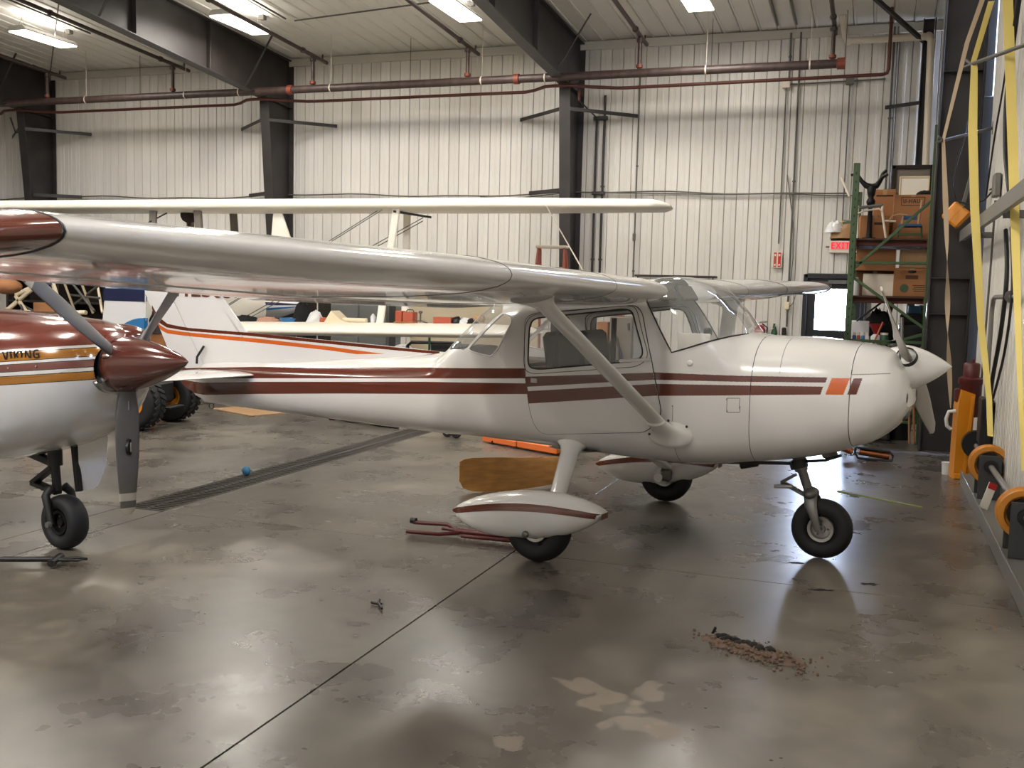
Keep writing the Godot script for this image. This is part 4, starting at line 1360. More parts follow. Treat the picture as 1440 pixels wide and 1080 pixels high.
func nose(o: Node3D) -> void:
	# spinner, backplate, propeller
	var prop := Node3D.new()
	prop.name = "propeller"
	o.add_child(prop)
	var hub := Vector3(1.935, 1.272, 0)
	var tilt := Basis(Vector3.BACK, deg_to_rad(4.6)) * Basis(Vector3.UP, deg_to_rad(-3.0))
	var along := tilt * Basis(Vector3.BACK, -PI / 2)     # y of the lathe runs forward
	var pr := []
	for i in 15:
		var t := i / 14.0
		pr.append(Vector2(.142 * pow(1.0 - pow(t, 1.55), .92), .272 * t))
	part(prop, "spinner", B.new().lathe(pr, Transform3D(along, hub), 32), "white paint")
	part(prop, "backplate", B.new().lathe([Vector2(.0, -.075), Vector2(.128, -.075), Vector2(.136, -.008), Vector2(.0, -.008)], Transform3D(along, hub), 32), "white paint")
	part(prop, "spinner_gap", B.new().lathe([Vector2(.140, -.012), Vector2(.1445, -.010), Vector2(.1445, .002), Vector2(.14, .004)], Transform3D(along, hub), 32), "black")
	for k in 2:
		var a := deg_to_rad(57.0 + 180.0 * k)
		var t := Transform3D(tilt * Basis(Vector3.RIGHT, a), hub + tilt * Vector3(.03, 0, 0))
		part(prop, "propeller_blade", placed(prop_blade(.875, .135, .05), t), "prop light")
		part(prop, "blade_collar", placed(B.new().lathe([Vector2(.062, .105), Vector2(.066, .115), Vector2(.06, .145)], Transform3D(), 20), t), "black")
	# nose gear
	var g := Node3D.new()
	g.name = "nose_gear"
	o.add_child(g)
	wheel(g, Vector3(1.485, .197, 0), .197, .135, .082)
	part(g, "oleo_strut", B.new().tube([Vector3(1.30, .70, 0), Vector3(1.335, .56, 0), Vector3(1.342, .555, 0), Vector3(1.40, .40, 0)], [.042, .042, .03, .03], 14), "dull metal")
	var col := B.new()
	col.lathe([Vector2(.03, -.03), Vector2(.058, -.025), Vector2(.058, .03), Vector2(.03, .035)], Transform3D(Basis(Vector3.BACK, .3), Vector3(1.315, .60, 0)), 16)
	part(g, "strut_collar", col, "black")
	for s in [1.0, -1.0]:
		var f := []
		for e in [[0.0, .045, .02], [.3, .04, .013], [.7, .027, .011], [1.0, .024, .012]]:
			var p := Vector3(1.405, .415, s * .03).lerp(Vector3(1.482, .19, s * .092), e[0])
			if e[0] > 0.2: p.z = s * .095
			var ring := []
			for k in 12: ring.append(p + Vector3(cos(TAU * k / 12) * e[1], 0, sin(TAU * k / 12) * e[2]))
			f.append(ring)
		part(g, "fork_leg", B.new().loft(f), "dull metal")
	part(g, "axle", B.new().tube([Vector3(1.485, .197, -.115), Vector3(1.485, .197, .115)], .013, 8), "dull metal")
	part(g, "fork_crown", B.new().ball(Vector3(1.405, .42, 0), Vector3(.05, .04, .10), 14, 8), "dull metal")
	part(g, "torque_link", B.new().bar(Vector3(1.30, .53, 0), Vector3(1.21, .47, 0), .06, .02), "dull metal")
	part(g, "torque_link", B.new().bar(Vector3(1.21, .47, 0), Vector3(1.37, .40, 0), .06, .018), "dull metal")
	part(g, "steering_rod", B.new().tube([Vector3(1.28, .61, .06), Vector3(.75, .57, .1)], .012, 6), "black")
	part(g, "steering_rod", B.new().tube([Vector3(1.34, .62, .0), Vector3(1.50, .655, .08), Vector3(1.60, .70, .1)], .011, 6), "black")
	part(g, "shimmy_damper", B.new().tube([Vector3(1.18, .45, .07), Vector3(1.30, .46, .07)], .014, 8), "silver")
	part(o, "exhaust_pipe", B.new().tube([Vector3(1.06, .65, .0), Vector3(1.03, .58, .0), Vector3(.93, .555, .0)], .03, 12), "black")
	part(o, "fuel_drain", B.new().box(Vector3(1.52, .69, .05), Vector3(.09, .05, .06), .012), "dull metal")

func cabin(o: Node3D) -> void:
	for s in [.26, -.26]:
		var b := B.new()
		b.box(Vector3(-.12, 1.0, s), Vector3(.46, .12, .42), .04)
		b.box(Vector3(-.30, 1.20, s), Vector3(.10, .42, .40), .045, Basis(Vector3.BACK, .16))
		part(o, "seat", b, "seat cloth")
	part(o, "cabin_floor", B.new().box(Vector3(.15, .74, 0), Vector3(1.3, .04, .70)), "dark interior")
	part(o, "baggage_shelf", B.new().box(Vector3(-.78, 1.16, 0), Vector3(.5, .03, .72)), "interior")
	part(o, "instrument_panel", B.new().box(Vector3(.74, 1.17, 0), Vector3(.05, .38, .80), .015, Basis(Vector3.BACK, -.1)), "dark interior")
	part(o, "glareshield", B.new().box(Vector3(.80, 1.363, 0), Vector3(.26, .02, .84), .008, Basis(Vector3.BACK, .14)), "dark interior")
	part(o, "chart", B.new().box(Vector3(.69, 1.375, .36), Vector3(.21, .13, .012), .003, Basis(Vector3.UP, .2)), "paper", "white folded paper chart in the windshield")
	for s in [.24, -.24]:
		var y := B.new()
		y.tube([Vector3(.74, 1.22, s), Vector3(.58, 1.22, s)], .012, 8)
		y.tube([Vector3(.57, 1.29, s - .14), Vector3(.57, 1.21, s - .12), Vector3(.58, 1.20, s), Vector3(.57, 1.21, s + .12), Vector3(.57, 1.29, s + .14)], .014, 8)
		part(o, "control_yoke", y, "black")
	for s in [1, -1]:
		part(o, "sun_visor", B.new().box(Vector3(.42, 1.70, s * .22), Vector3(.03, .12, .30), .01, Basis(Vector3.BACK, .6)), "interior")
	part(o, "compass", B.new().box(Vector3(.66, 1.44, 0), Vector3(.05, .06, .06), .012), "black")

# ---------------------------------------------------------------- stored aircraft behind
func flat_wing(x0: float, x1: float, y0: float, y1: float, z: float, chord: float, tipx := 0.25) -> B:
	# a wing lying along x with its leading edge at z and the chord going back; rounded right-hand tip
	var rings := []
	for i in 9:
		var t := i / 8.0
		var c := chord
		if t > 0.93: c = chord * 0.8
		var ring := []
		var le := Vector3(lerpf(x0, x1, t), lerpf(y0, y1, t), z - (chord - c) * 0.5)
		for k in range(AF.size() - 1, -1, -1): ring.append(le + Vector3(0, AU[k] * c * 1.15, -AF[k] * c))
		for k in range(1, AF.size()): ring.append(le + Vector3(0, AL[k] * c * 1.15, -AF[k] * c))
		rings.append(ring)
	var last: Array = rings[8]
	var mid := Vector3()
	for p in last: mid += p
	mid /= last.size()
	for e in [[.35, .8], [.7, .5], [.9, .2]]: rings.append(last.map(func(p): return mid + (p - mid) * e[1] + Vector3(tipx * e[0], 0, 0)))
	return B.new().loft(rings)

func stored_aircraft() -> void:
	var o := thing("biplane", "cream biplane parked behind with long upper wing and wire-braced struts", "airplane")
	part(o, "upper_wing", flat_wing(-17.2, -2.8, 2.83, 2.82, -12.75, 1.45), "biplane cream")
	part(o, "lower_wing", flat_wing(-9.4, -4.45, 1.0, 1.126, -12.45, 1.35), "biplane cream")
	var f := []
	for e in [[-12.42, .30, .34, 1.30], [-12.5, .44, .46, 1.30], [-13.0, .48, .50, 1.30], [-14.0, .44, .48, 1.30], [-14.7, .30, .36, 1.28], [-15.15, .16, .24, 1.26]]:
		var ring := []
		for k in 20:
			var a := TAU * k / 20
			ring.append(Vector3(-10.05 + signf(cos(a)) * pow(absf(cos(a)), .8) * e[1], e[3] + sin(a) * e[2], e[0]))
		f.append(ring)
	part(o, "fuselage", B.new().loft(f), "biplane cream")
	for x in [-10.42, -9.62]:
		for z in [-12.9, -13.8]:
			part(o, "cabane_strut", B.new().bar(Vector3(x + (.10 if x > -10 else -.05), 1.7, z), Vector3(x, 2.80, z), .06, .12, .01), "stone")
	part(o, "fuel_sump", B.new().lathe([Vector2(0, 2.52), Vector2(.02, 2.53), Vector2(.025, 2.60), Vector2(.10, 2.64), Vector2(.13, 2.70), Vector2(.13, 2.75)], Transform3D(Basis(), Vector3(-10.0, 0, -13.2)), 14), "brown dark")
	part(o, "pitot_mast", B.new().tube([Vector3(-10.55, 2.53, -12.8), Vector3(-10.25, 2.74, -13.0)], .012, 6), "black")
	for z in [-12.85, -13.55]:
		part(o, "interplane_strut", B.new().bar(Vector3(-6.55 - (z + 12.85) * .1, 1.1, z), Vector3(-6.30 + (z + 12.85) * .25, 2.80, z), .04, .11, .012), "biplane cream")
	part(o, "strut_spreader", B.new().bar(Vector3(-6.32, 2.74, -12.8), Vector3(-6.12, 2.72, -13.6), .03, .03), "steel primer")
	for e in [[-6.5, 2.76, -9.3, 1.2, -12.8], [-6.62, 2.76, -9.4, 1.2, -12.9], [-6.15, 2.70, -9.2, 1.15, -13.4], [-6.2, 2.66, -9.25, 1.10, -13.5]]:
		part(o, "flying_wire", B.new().tube([Vector3(e[0], e[1], e[4]), Vector3(e[2], e[3], e[4])], .007, 5), "dull metal")
	for s in [-1.0, 1.0]:
		var w := Node3D.new()
		w.name = "main_wheel"
		o.add_child(w, true)
		w.position = Vector3(-10.05 + s * .7, .33, -12.95)
		w.rotation.y = PI / 2
		wheel(w, Vector3.ZERO, .33, .16, .14)
		part(o, "gear_leg", B.new().bar(Vector3(-10.05 + s * .65, .35, -12.95), Vector3(-10.05 + s * .35, 1.0, -12.95), .05, .1), "biplane cream")
	part(o, "tail_skid", B.new().bar(Vector3(-10.05, 0, -15.05), Vector3(-10.05, 1.1, -15.0), .05, .06), "dull metal")
	part(o, "attachment_plate", B.new().prism([V(-8.30, 2.60), V(-8.16, 2.60), V(-7.98, 2.16), V(-8.34, 2.16)], Transform3D(Basis(), Vector3(0, .12, -12.9)), .03), "biplane cream")
	# white tail with blue cheat lines
	var q := thing("striped_tailcone", "white tapering airplane tailcone with navy and sky-blue side stripes behind the trainer's fin", "airplane tail", Vector3(0, 0, -15.8))
	var rings := []
	var secs := [[-13.2, 1.10, .50, .46], [-11.6, 1.15, .42, .40], [-10.9, 1.20, .33, .33], [-10.0, 1.28, .16, .17], [-9.5, 1.33, .05, .06]]
	var loftband := func(lo: float, hi: float, grow: float) -> B:
		var rr := []
		for e in secs:
			var ring := []
			for j in 5:
				var yv: float = clampf(lerpf(lo, hi, j / 4.0), -.98, .98)
				ring.append(Vector3(e[0], e[1] + yv * e[2], e[3] * sqrt(1.0 - yv * yv) + grow))
			rr.append(ring)
		return B.new().loft(rr, false)
	for e in secs:
		var ring := []
		for k in 20: ring.append(Vector3(e[0], e[1] + sin(TAU * k / 20) * e[2], cos(TAU * k / 20) * e[3]))
		rings.append(ring)
	part(q, "tailcone", B.new().loft(rings), "plastic white")
	part(q, "navy_stripe", loftband.call(.34, .62, .004), "navy", "navy stripe")
	part(q, "blue_stripe", loftband.call(-.14, .08, .004), "sky blue", "sky-blue stripe")
	part(q, "stand", B.new().box(Vector3(-12.0, .40, 0), Vector3(.5, .80, .4)), "brown dark")
	part(q, "stand", B.new().box(Vector3(-10.2, .50, 0), Vector3(.1, 1.0, .2)), "brown dark")
	var fin := thing("blue_topped_rudder", "white upright rudder with navy top and a sky-blue quarter curve", "airplane tail", Vector3(-10.2, 0, -12.0))
	part(fin, "rudder_panel", solid_fin([V(-.46, .62), V(.36, .62), V(.37, 1.64), V(-.33, 1.68)], .07), "plastic white")
	var curve := [V(.365, .63), V(.365, 1.17)]
	for i in 9: curve.append(V(.365 - .62 * sin(PI / 2 * (i + 1) / 9.0), .63 + .54 * cos(PI / 2 * (i + 1) / 9.0)))
	part(fin, "blue_curve", B.new().prism(curve, Transform3D(), .078), "sky blue", "sky-blue quarter curve")
	part(fin, "navy_band", B.new().prism([V(-.36, 1.40), V(.355, 1.40), V(.36, 1.58), V(-.345, 1.58)], Transform3D(), .078), "navy", "navy band near the top")
	part(fin, "stand", B.new().box(Vector3(-.05, .32, 0), Vector3(.7, .64, .5)), "grey dark")
	# bare cabin frame of another aircraft, far left
	var c := thing("cabin_frame", "bare cream cabin frame of a dismantled airplane among the clutter at far left", "airplane frame", Vector3(-12.4, 0, -12.6))
	for e in [[-.62, 1.18, .10, 1.66], [.10, 1.66, .42, 1.68], [-.22, 1.15, -.44, 1.42], [.30, 1.66, .46, 1.25], [-.22, 1.15, .46, 1.25], [-.44, 1.42, .05, 1.62], [.05, 1.62, .24, 1.24]]:
		part(c, "frame_tube", B.new().bar(Vector3(e[0], e[1], 0), Vector3(e[2], e[3], 0), .05, .06, .012), "cream")
	for e in [[.46, 1.25, 1.3, 1.62], [.46, 1.68, 1.2, 1.22], [.55, 1.2, .62, 1.66], [.9, 1.18, .95, 1.66], [1.0, 1.6, 1.35, 1.2], [.46, 1.45, 1.3, 1.42], [-.62, 1.45, -.2, 1.2], [-.6, 1.3, .1, 1.15]]:
		part(c, "truss_tube", B.new().tube([Vector3(e[0], e[1], -.2), Vector3(e[2], e[3], .1)], .02, 6), "cream" if e[0] > .5 else "dull metal")
	part(c, "lower_longeron", B.new().tube([Vector3(-.7, 1.15, 0), Vector3(.64, 1.18, 0), Vector3(.95, 1.19, 0)], .035, 8), "cream")
	for x in [-.4, .7]:
		part(c, "trestle_leg", B.new().box(Vector3(x, .56, -.05), Vector3(.08, 1.12, .5)), "brown dark")
	single("backdrop_shelving", shelving(), "brown dark", "dark open shelving full of parts behind the bare cabin frame", "shelving", Vector3(-12.5, 0, -13.9))
	single("parts_box", B.new().box(Vector3(0, .07, 0), Vector3(.42, .14, .3), .006), "cardboard", "small cardboard box under the bare cream cabin frame", "box", Vector3(-12.15, 1.18, -12.62))
	single("orange_fender", B.new().ball(Vector3.ZERO, Vector3(.24, .12, .2), 16, 10), "cardboard", "tan-orange curved fender at the far left edge of the clutter", "fender", Vector3(-12.55, 1.56, -12.15))
	single("blue_bundle", cloth_heap(.13, .1, .1, 23), "navy", "navy blue bundle beside the tan-orange fender", "bundle", Vector3(-12.2, 1.60, -12.6))
	for e in [[-11.55, 1.2, "upright cream pipe leaning in the clutter left of the cable coil", .35, "cream"], [-11.3, 1.22, "dark pipe leaning in the clutter left of the cable coil", .4, "dull metal"], [-11.15, 1.18, "tan lath leaning in the clutter next to the cable coil", .42, "wood"]]:
		single("leaning_pipe", B.new().tube([Vector3(0, -1.2 + .01, 0), Vector3(.12, e[3], -.1)], .022, 7), e[4], e[2], "pipe", Vector3(e[0], 1.2, -13.2))
	var coil := B.new()
	for i in 4:
		var pts := []
		for k in 17: pts.append(Vector3(cos(TAU * k / 16) * (.15 + .02 * i), .17 + sin(TAU * k / 16) * (.14 + .015 * i), i * .035))
		coil.tube(pts, .012, 6, false)
	single("cable_coil", coil, "cable", "tangled coil of dark cable left of the blue-topped rudder", "cable", Vector3(-10.85, 1.12, -12.7))
	single("coil_shelf", B.new().box(Vector3(0, .55, 0), Vector3(.7, 1.1, .5)), "grey dark", "dark grey cabinet under the cable coil", "cabinet", Vector3(-10.9, 0, -12.75))
	single("grey_locker", B.new().box(Vector3(0, .9, 0), Vector3(.32, 1.8, .4), .01), "grey dark", "tall grey locker just left of the blue-topped rudder", "locker", Vector3(-10.85, 0, -13.35))
	single("brown_cover", cloth_heap(.16, .45, .2, 7), "brown dark", "dark brown cover bunched between the blue-topped rudder and the trainer fin", "cover", Vector3(-9.75, .95, -12.25))
	single("cover_stand", B.new().box(Vector3(0, .47, 0), Vector3(.3, .94, .3)), "wood", "wooden crate under the bunched brown cover", "crate", Vector3(-9.75, 0, -12.25))

func shelving() -> B:
	var b := B.new()
	for y in [.3, .8, 1.3, 1.75]: b.box(Vector3(0, y, 0), Vector3(3.2, .03, .5))
	for x in [-1.6, -.5, .5, 1.6]: b.box(Vector3(x, .95, 0), Vector3(.05, 1.9, .5))
	b.box(Vector3(0, .95, -.24), Vector3(3.2, 1.9, .02))
	return b

func cloth_heap(w: float, h: float, d: float, sd: int) -> B:
	# a soft heap: a low dome with folds
	var nz := noise(1.6, 3, sd)
	var rings := []
	for i in 9:
		var t := i / 8.0
		var ring := []
		for k in 20:
			var a := TAU * k / 20
			var r := cos(t * PI / 2) * (1.0 + .25 * nz.get_noise_2d(k * .9, i * .8)) + .02
			ring.append(Vector3(cos(a) * w * r, maxf(0, h * sin(t * PI / 2) * (1.0 + .3 * nz.get_noise_2d(k * 1.3 + 40, i * 1.1)) if i else 0.0), sin(a) * d * r))
		rings.append(ring)
	return B.new().loft(rings)

func wing_y(x: float) -> float:
	# top of the biplane's lower wing a third of the way back
	return lerpf(1.0, 1.126, (x + 9.4) / 4.95) + .118

func on_wing(n: String, b: B, m: String, label: String, cat: String, x: float, z := -13.0, turn := 0.0) -> MeshInstance3D:
	return single(n, b, m, label, cat, Vector3(x, wing_y(x) + (0.0 if z > -13.2 else -.02), z), turn)

func wing_top_clutter() -> void:
	on_wing("folded_cloth", cloth_heap(.19, .07, .12, 3), "cloth pink", "pinkish folded cloth lying on the biplane's lower wing", "cloth", -8.45)
	on_wing("dark_bag", cloth_heap(.26, .09, .12, 4), "black cloth", "flat black bag at the inner end of the biplane's lower wing", "bag", -8.85)
	on_wing("blue_tub", B.new().lathe([Vector2(0, 0), Vector2(.15, 0), Vector2(.18, .06), Vector2(.165, .06), Vector2(.14, .01)], Transform3D(), 18), "sky blue", "shallow light-blue tub on the biplane's lower wing", "tub", -8.06)
	on_wing("draped_jacket", cloth_heap(.14, .28, .11, 5), "black cloth", "dark jacket heaped on the wing beside the light-blue tub", "jacket", -7.88)
	on_wing("plastic_bag", cloth_heap(.12, .16, .1, 6), "plastic white", "white plastic bag on the wing right of the dark jacket", "bag", -7.66)
	on_wing("orange_cap", B.new().box(Vector3(0, .035, 0), Vector3(.15, .07, .1), .02), "ladder orange", "small orange-red case on the wing right of the white bag", "case", -7.5)
	on_wing("folded_sheet", B.new().prism([V(-.16, 0), V(.2, 0), V(.1, .05), V(-.05, .17)], Transform3D(), .25), "cream", "cream folded triangular panel on the biplane's lower wing", "panel", -7.28)
	on_wing("paper_roll", B.new().tube([Vector3(-.2, .035, 0), Vector3(.18, .035, 0)], .034, 10), "cream", "rolled cream sheet with a dark end lying on the lower wing", "roll", -7.0)
	on_wing("plastic_jug", B.new().lathe([Vector2(0, 0), Vector2(.035, 0), Vector2(.038, .09), Vector2(.018, .115), Vector2(.018, .13), Vector2(0, .13)], Transform3D(), 12), "plastic white", "narrow white plastic jug standing on the lower wing", "jug", -6.72)
	var tb := thing("tool_box", "rust-red open tool box standing on the biplane's lower wing", "tool box", Vector3(-6.2, wing_y(-6.2), -13.0))
	part(tb, "box", B.new().box(Vector3(.06, .08, 0), Vector3(.16, .16, .16), .008), "ladder orange")
	part(tb, "handle", B.new().tube([Vector3(0, .16, 0), Vector3(.02, .19, 0), Vector3(.1, .19, 0), Vector3(.12, .16, 0)], .007, 6), "black")
	part(tb, "side_tray", B.new().box(Vector3(-.09, .085, 0), Vector3(.10, .17, .14), .008), "ladder orange")
	var vs := thing("bench_vise", "small grey bench stand with splayed feet on the lower wing", "stand", Vector3(-5.98, wing_y(-5.98), -13.0))
	part(vs, "post", B.new().tube([Vector3(0, .02, 0), Vector3(0, .14, 0)], .012, 8), "dull metal")
	part(vs, "head", B.new().ball(Vector3(0, .155, 0), Vector3(.03, .022, .03)), "dull metal")
	for s in [-1, 1]: part(vs, "foot", B.new().bar(Vector3(0, .04, 0), Vector3(s * .12, .008, .03), .03, .012), "dull metal")
	on_wing("wood_offcut", B.new().bar(Vector3(-.2, .012, .06), Vector3(.12, .012, -.02), .05, .022), "wood", "thin wooden offcut lying in front of the bench stand", "wood", -6.1, -12.88)
	on_wing("red_crate", B.new().box(Vector3(0, .045, 0), Vector3(.27, .09, .2), .006), "ladder orange", "low rust-orange crate on the lower wing near the rear window", "crate", -5.61)
	for e in [[-5.43, .05, "black", "black strap bundle beside the low rust-orange crate"], [-5.30, .045, "plastic white", "white crumpled strap in the clutter right of the orange crate"], [-5.2, .04, "seat cloth", "dark cloth scrap at the right end of the wing clutter"]]:
		on_wing("strap_bundle", cloth_heap(.09, e[1] * 1.8, .09, int(e[1] * 1000)), e[2], e[3], "strap", e[0])
	on_wing("tan_roll", B.new().tube([Vector3(-.09, .07, 0), Vector3(.05, .07, 0)], .05, 12), "cardboard pale", "tan roll with a black end on the wing close to the rear window", "roll", -5.08)

func far_clutter() -> void:
	# cabinets, sheets and dark openings along the back wall, seen between the wings
	var g := thing("grey_cabinet", "wide pale grey steel cabinet along the back wall under the wing", "cabinet", Vector3(-8.25, 0, -15.7))
	part(g, "body", B.new().box(Vector3(0, .72, 0), Vector3(1.1, 1.44, .5), .01), "grey cabinet")
	for s in [-1, 1]: part(g, "door", B.new().box(Vector3(s * .27, 1.02, .26), Vector3(.52, .74, .02), .006), "grey cabinet")
	part(g, "toe_panel", B.new().box(Vector3(0, .38, .255), Vector3(1.08, .5, .02)), "brown dark")
	single("green_strip_post", B.new().box(Vector3(0, .75, 0), Vector3(.08, 1.5, .1)), "grey dark", "thin dark post at the right side of the wide grey cabinet", "post", Vector3(-7.6, 0, -15.4))
	single("cream_sheet", B.new().box(Vector3(0, .8, 0), Vector3(2.3, 1.6, .03), .004), "cream", "large cream sheet standing against the back wall behind the trainer's rear window", "panel", Vector3(-6.35, 0, -15.9))
	for e in [[-10.86, .2, 1.4, "dark cabinet end left of the pale wall gap"], [-10.38, .16, 1.55, "dark cabinet end right of the pale wall gap"], [-9.92, .14, 1.4, "narrow dark cabinet touching the wide grey cabinet"]]:
		single("dark_cabinet", B.new().box(Vector3(0, e[2] / 2, 0), Vector3(e[1], e[2], .5), .01), "brown dark", e[3], "cabinet", Vector3(e[0], 0, -17.3), 0, "dark narrow cabinets by the back wall")
	var hose := B.new()
	for i in 3:
		var pts := []
		for k in 15:
			var a := PI * (k / 14.0)
			pts.append(Vector3(-cos(a) * (.20 - .03 * i), .62 + sin(a) * (.14 - .02 * i), i * .05))
		hose.tube(pts, .014, 6)
	hose.box(Vector3(0, .31, .05), Vector3(.4, .62, .3))
	single("hose_reel", hose, "plastic white", "white looped hose on a box below the cream sheet", "hose", Vector3(-7.3, 0, -15.2))
	var tf := B.new()
	tf.tube([Vector3(-.45, .1, 0), Vector3(-.42, .76, 0), Vector3(-.35, .82, 0), Vector3(.5, .84, 0), Vector3(.55, .1, 0)], .03, 8)
	single("tube_stand", tf, "steel primer", "dark bent-tube stand beneath the wing near the rear window", "stand", Vector3(-6.7, 0, -15.0))
	single("green_post", B.new().tube([Vector3(0, 0, 0), Vector3(0, .98, 0)], .02, 8), "green", "thin green post beneath the wing near the rear window", "post", Vector3(-6.6, 0, -14.7))
	single("dark_crate", B.new().box(Vector3(0, .4, 0), Vector3(1.0, .8, .4)), "grey dark", "dark crate behind the bent-tube stand", "crate", Vector3(-6.3, 0, -15.4))
	# welder and hose seen through the trainer's door window
	var w := thing("welder_cabinet", "beige welder cabinet with gauges seen through the trainer's door window", "cabinet", Vector3(-2.92, 0, -12.75))
	part(w, "body", B.new().box(Vector3(-.08, .70, 0), Vector3(.30, 1.40, .4), .015), "stone")
	part(w, "panel", B.new().box(Vector3(.19, .70, 0), Vector3(.24, 1.39, .38), .015), "grey cabinet")
	for e in [[.02, 1.28, .03, .09], [.17, 1.28, .045, .1], [.24, 1.16, .05, .05]]:
		part(w, "gauge", B.new().box(Vector3(e[0], e[1], .205), Vector3(e[2], e[3], .02), .004), "grey dark")
	var hs := B.new()
	for i in 5:
		var pts := []
		for k in 19:
			var a := PI * (k / 18.0)
			pts.append(Vector3(-cos(a) * (.07 + .013 * i), .82 + sin(a) * (.36 - .02 * i) * .95, .02 * i))
		hs.tube(pts, .013, 6)
	hs.box(Vector3(0, .41, .04), Vector3(.26, .82, .12))
	single("hose_coil", hs, "cable", "black hose coil hanging in front of the beige welder cabinet", "hose", Vector3(-3.05, 0, -12.45))
	single("red_case", B.new().box(Vector3(0, .035, 0), Vector3(.13, .07, .12), .008), "ladder orange", "small orange case on top of the beige welder cabinet", "case", Vector3(-3.08, 1.40, -12.75))
	single("brown_carton", B.new().box(Vector3(0, .66, 0), Vector3(.14, 1.32, .3)), "cardboard", "brown carton column beside the black hose coil", "carton", Vector3(-3.28, 0, -12.85))
	single("dark_partition", B.new().box(Vector3(0, .75, 0), Vector3(.60, 1.5, .08)), "brown dark", "dark brown panel standing behind the trainer's cabin", "panel", Vector3(-3.68, 0, -12.75))
	single("tan_box", B.new().box(Vector3(0, .6, 0), Vector3(.26, 1.2, .3)), "cardboard pale", "pale tan carton column left of the dark brown panel", "carton", Vector3(-4.0, 0, -14.2))
	# orange step ladder
	var l := thing("step_ladder", "orange fibreglass step ladder with pale top standing behind the trainer's wing", "ladder", Vector3(-4.43, 0, -14.1))
	for s in [-1.0, 1.0]:
		part(l, "front_rail", B.new().bar(Vector3(s * .28, 0, .45), Vector3(s * .19, 2.32, 0), .03, .08), "ladder orange")
		part(l, "rear_rail", B.new().bar(Vector3(s * .28, 0, -.45), Vector3(s * .19, 2.30, -.06), .03, .05), "ladder orange")
	for i in 7:
		var t := (i + 1) / 8.0
		part(l, "step", B.new().box(Vector3(0, 2.32 * t, .45 * (1 - t)), Vector3(.54 - .17 * t, .03, .08)), "silver")
	part(l, "top_cap", B.new().box(Vector3(0, 2.335, -.02), Vector3(.46, .04, .16), .01), "sign white")

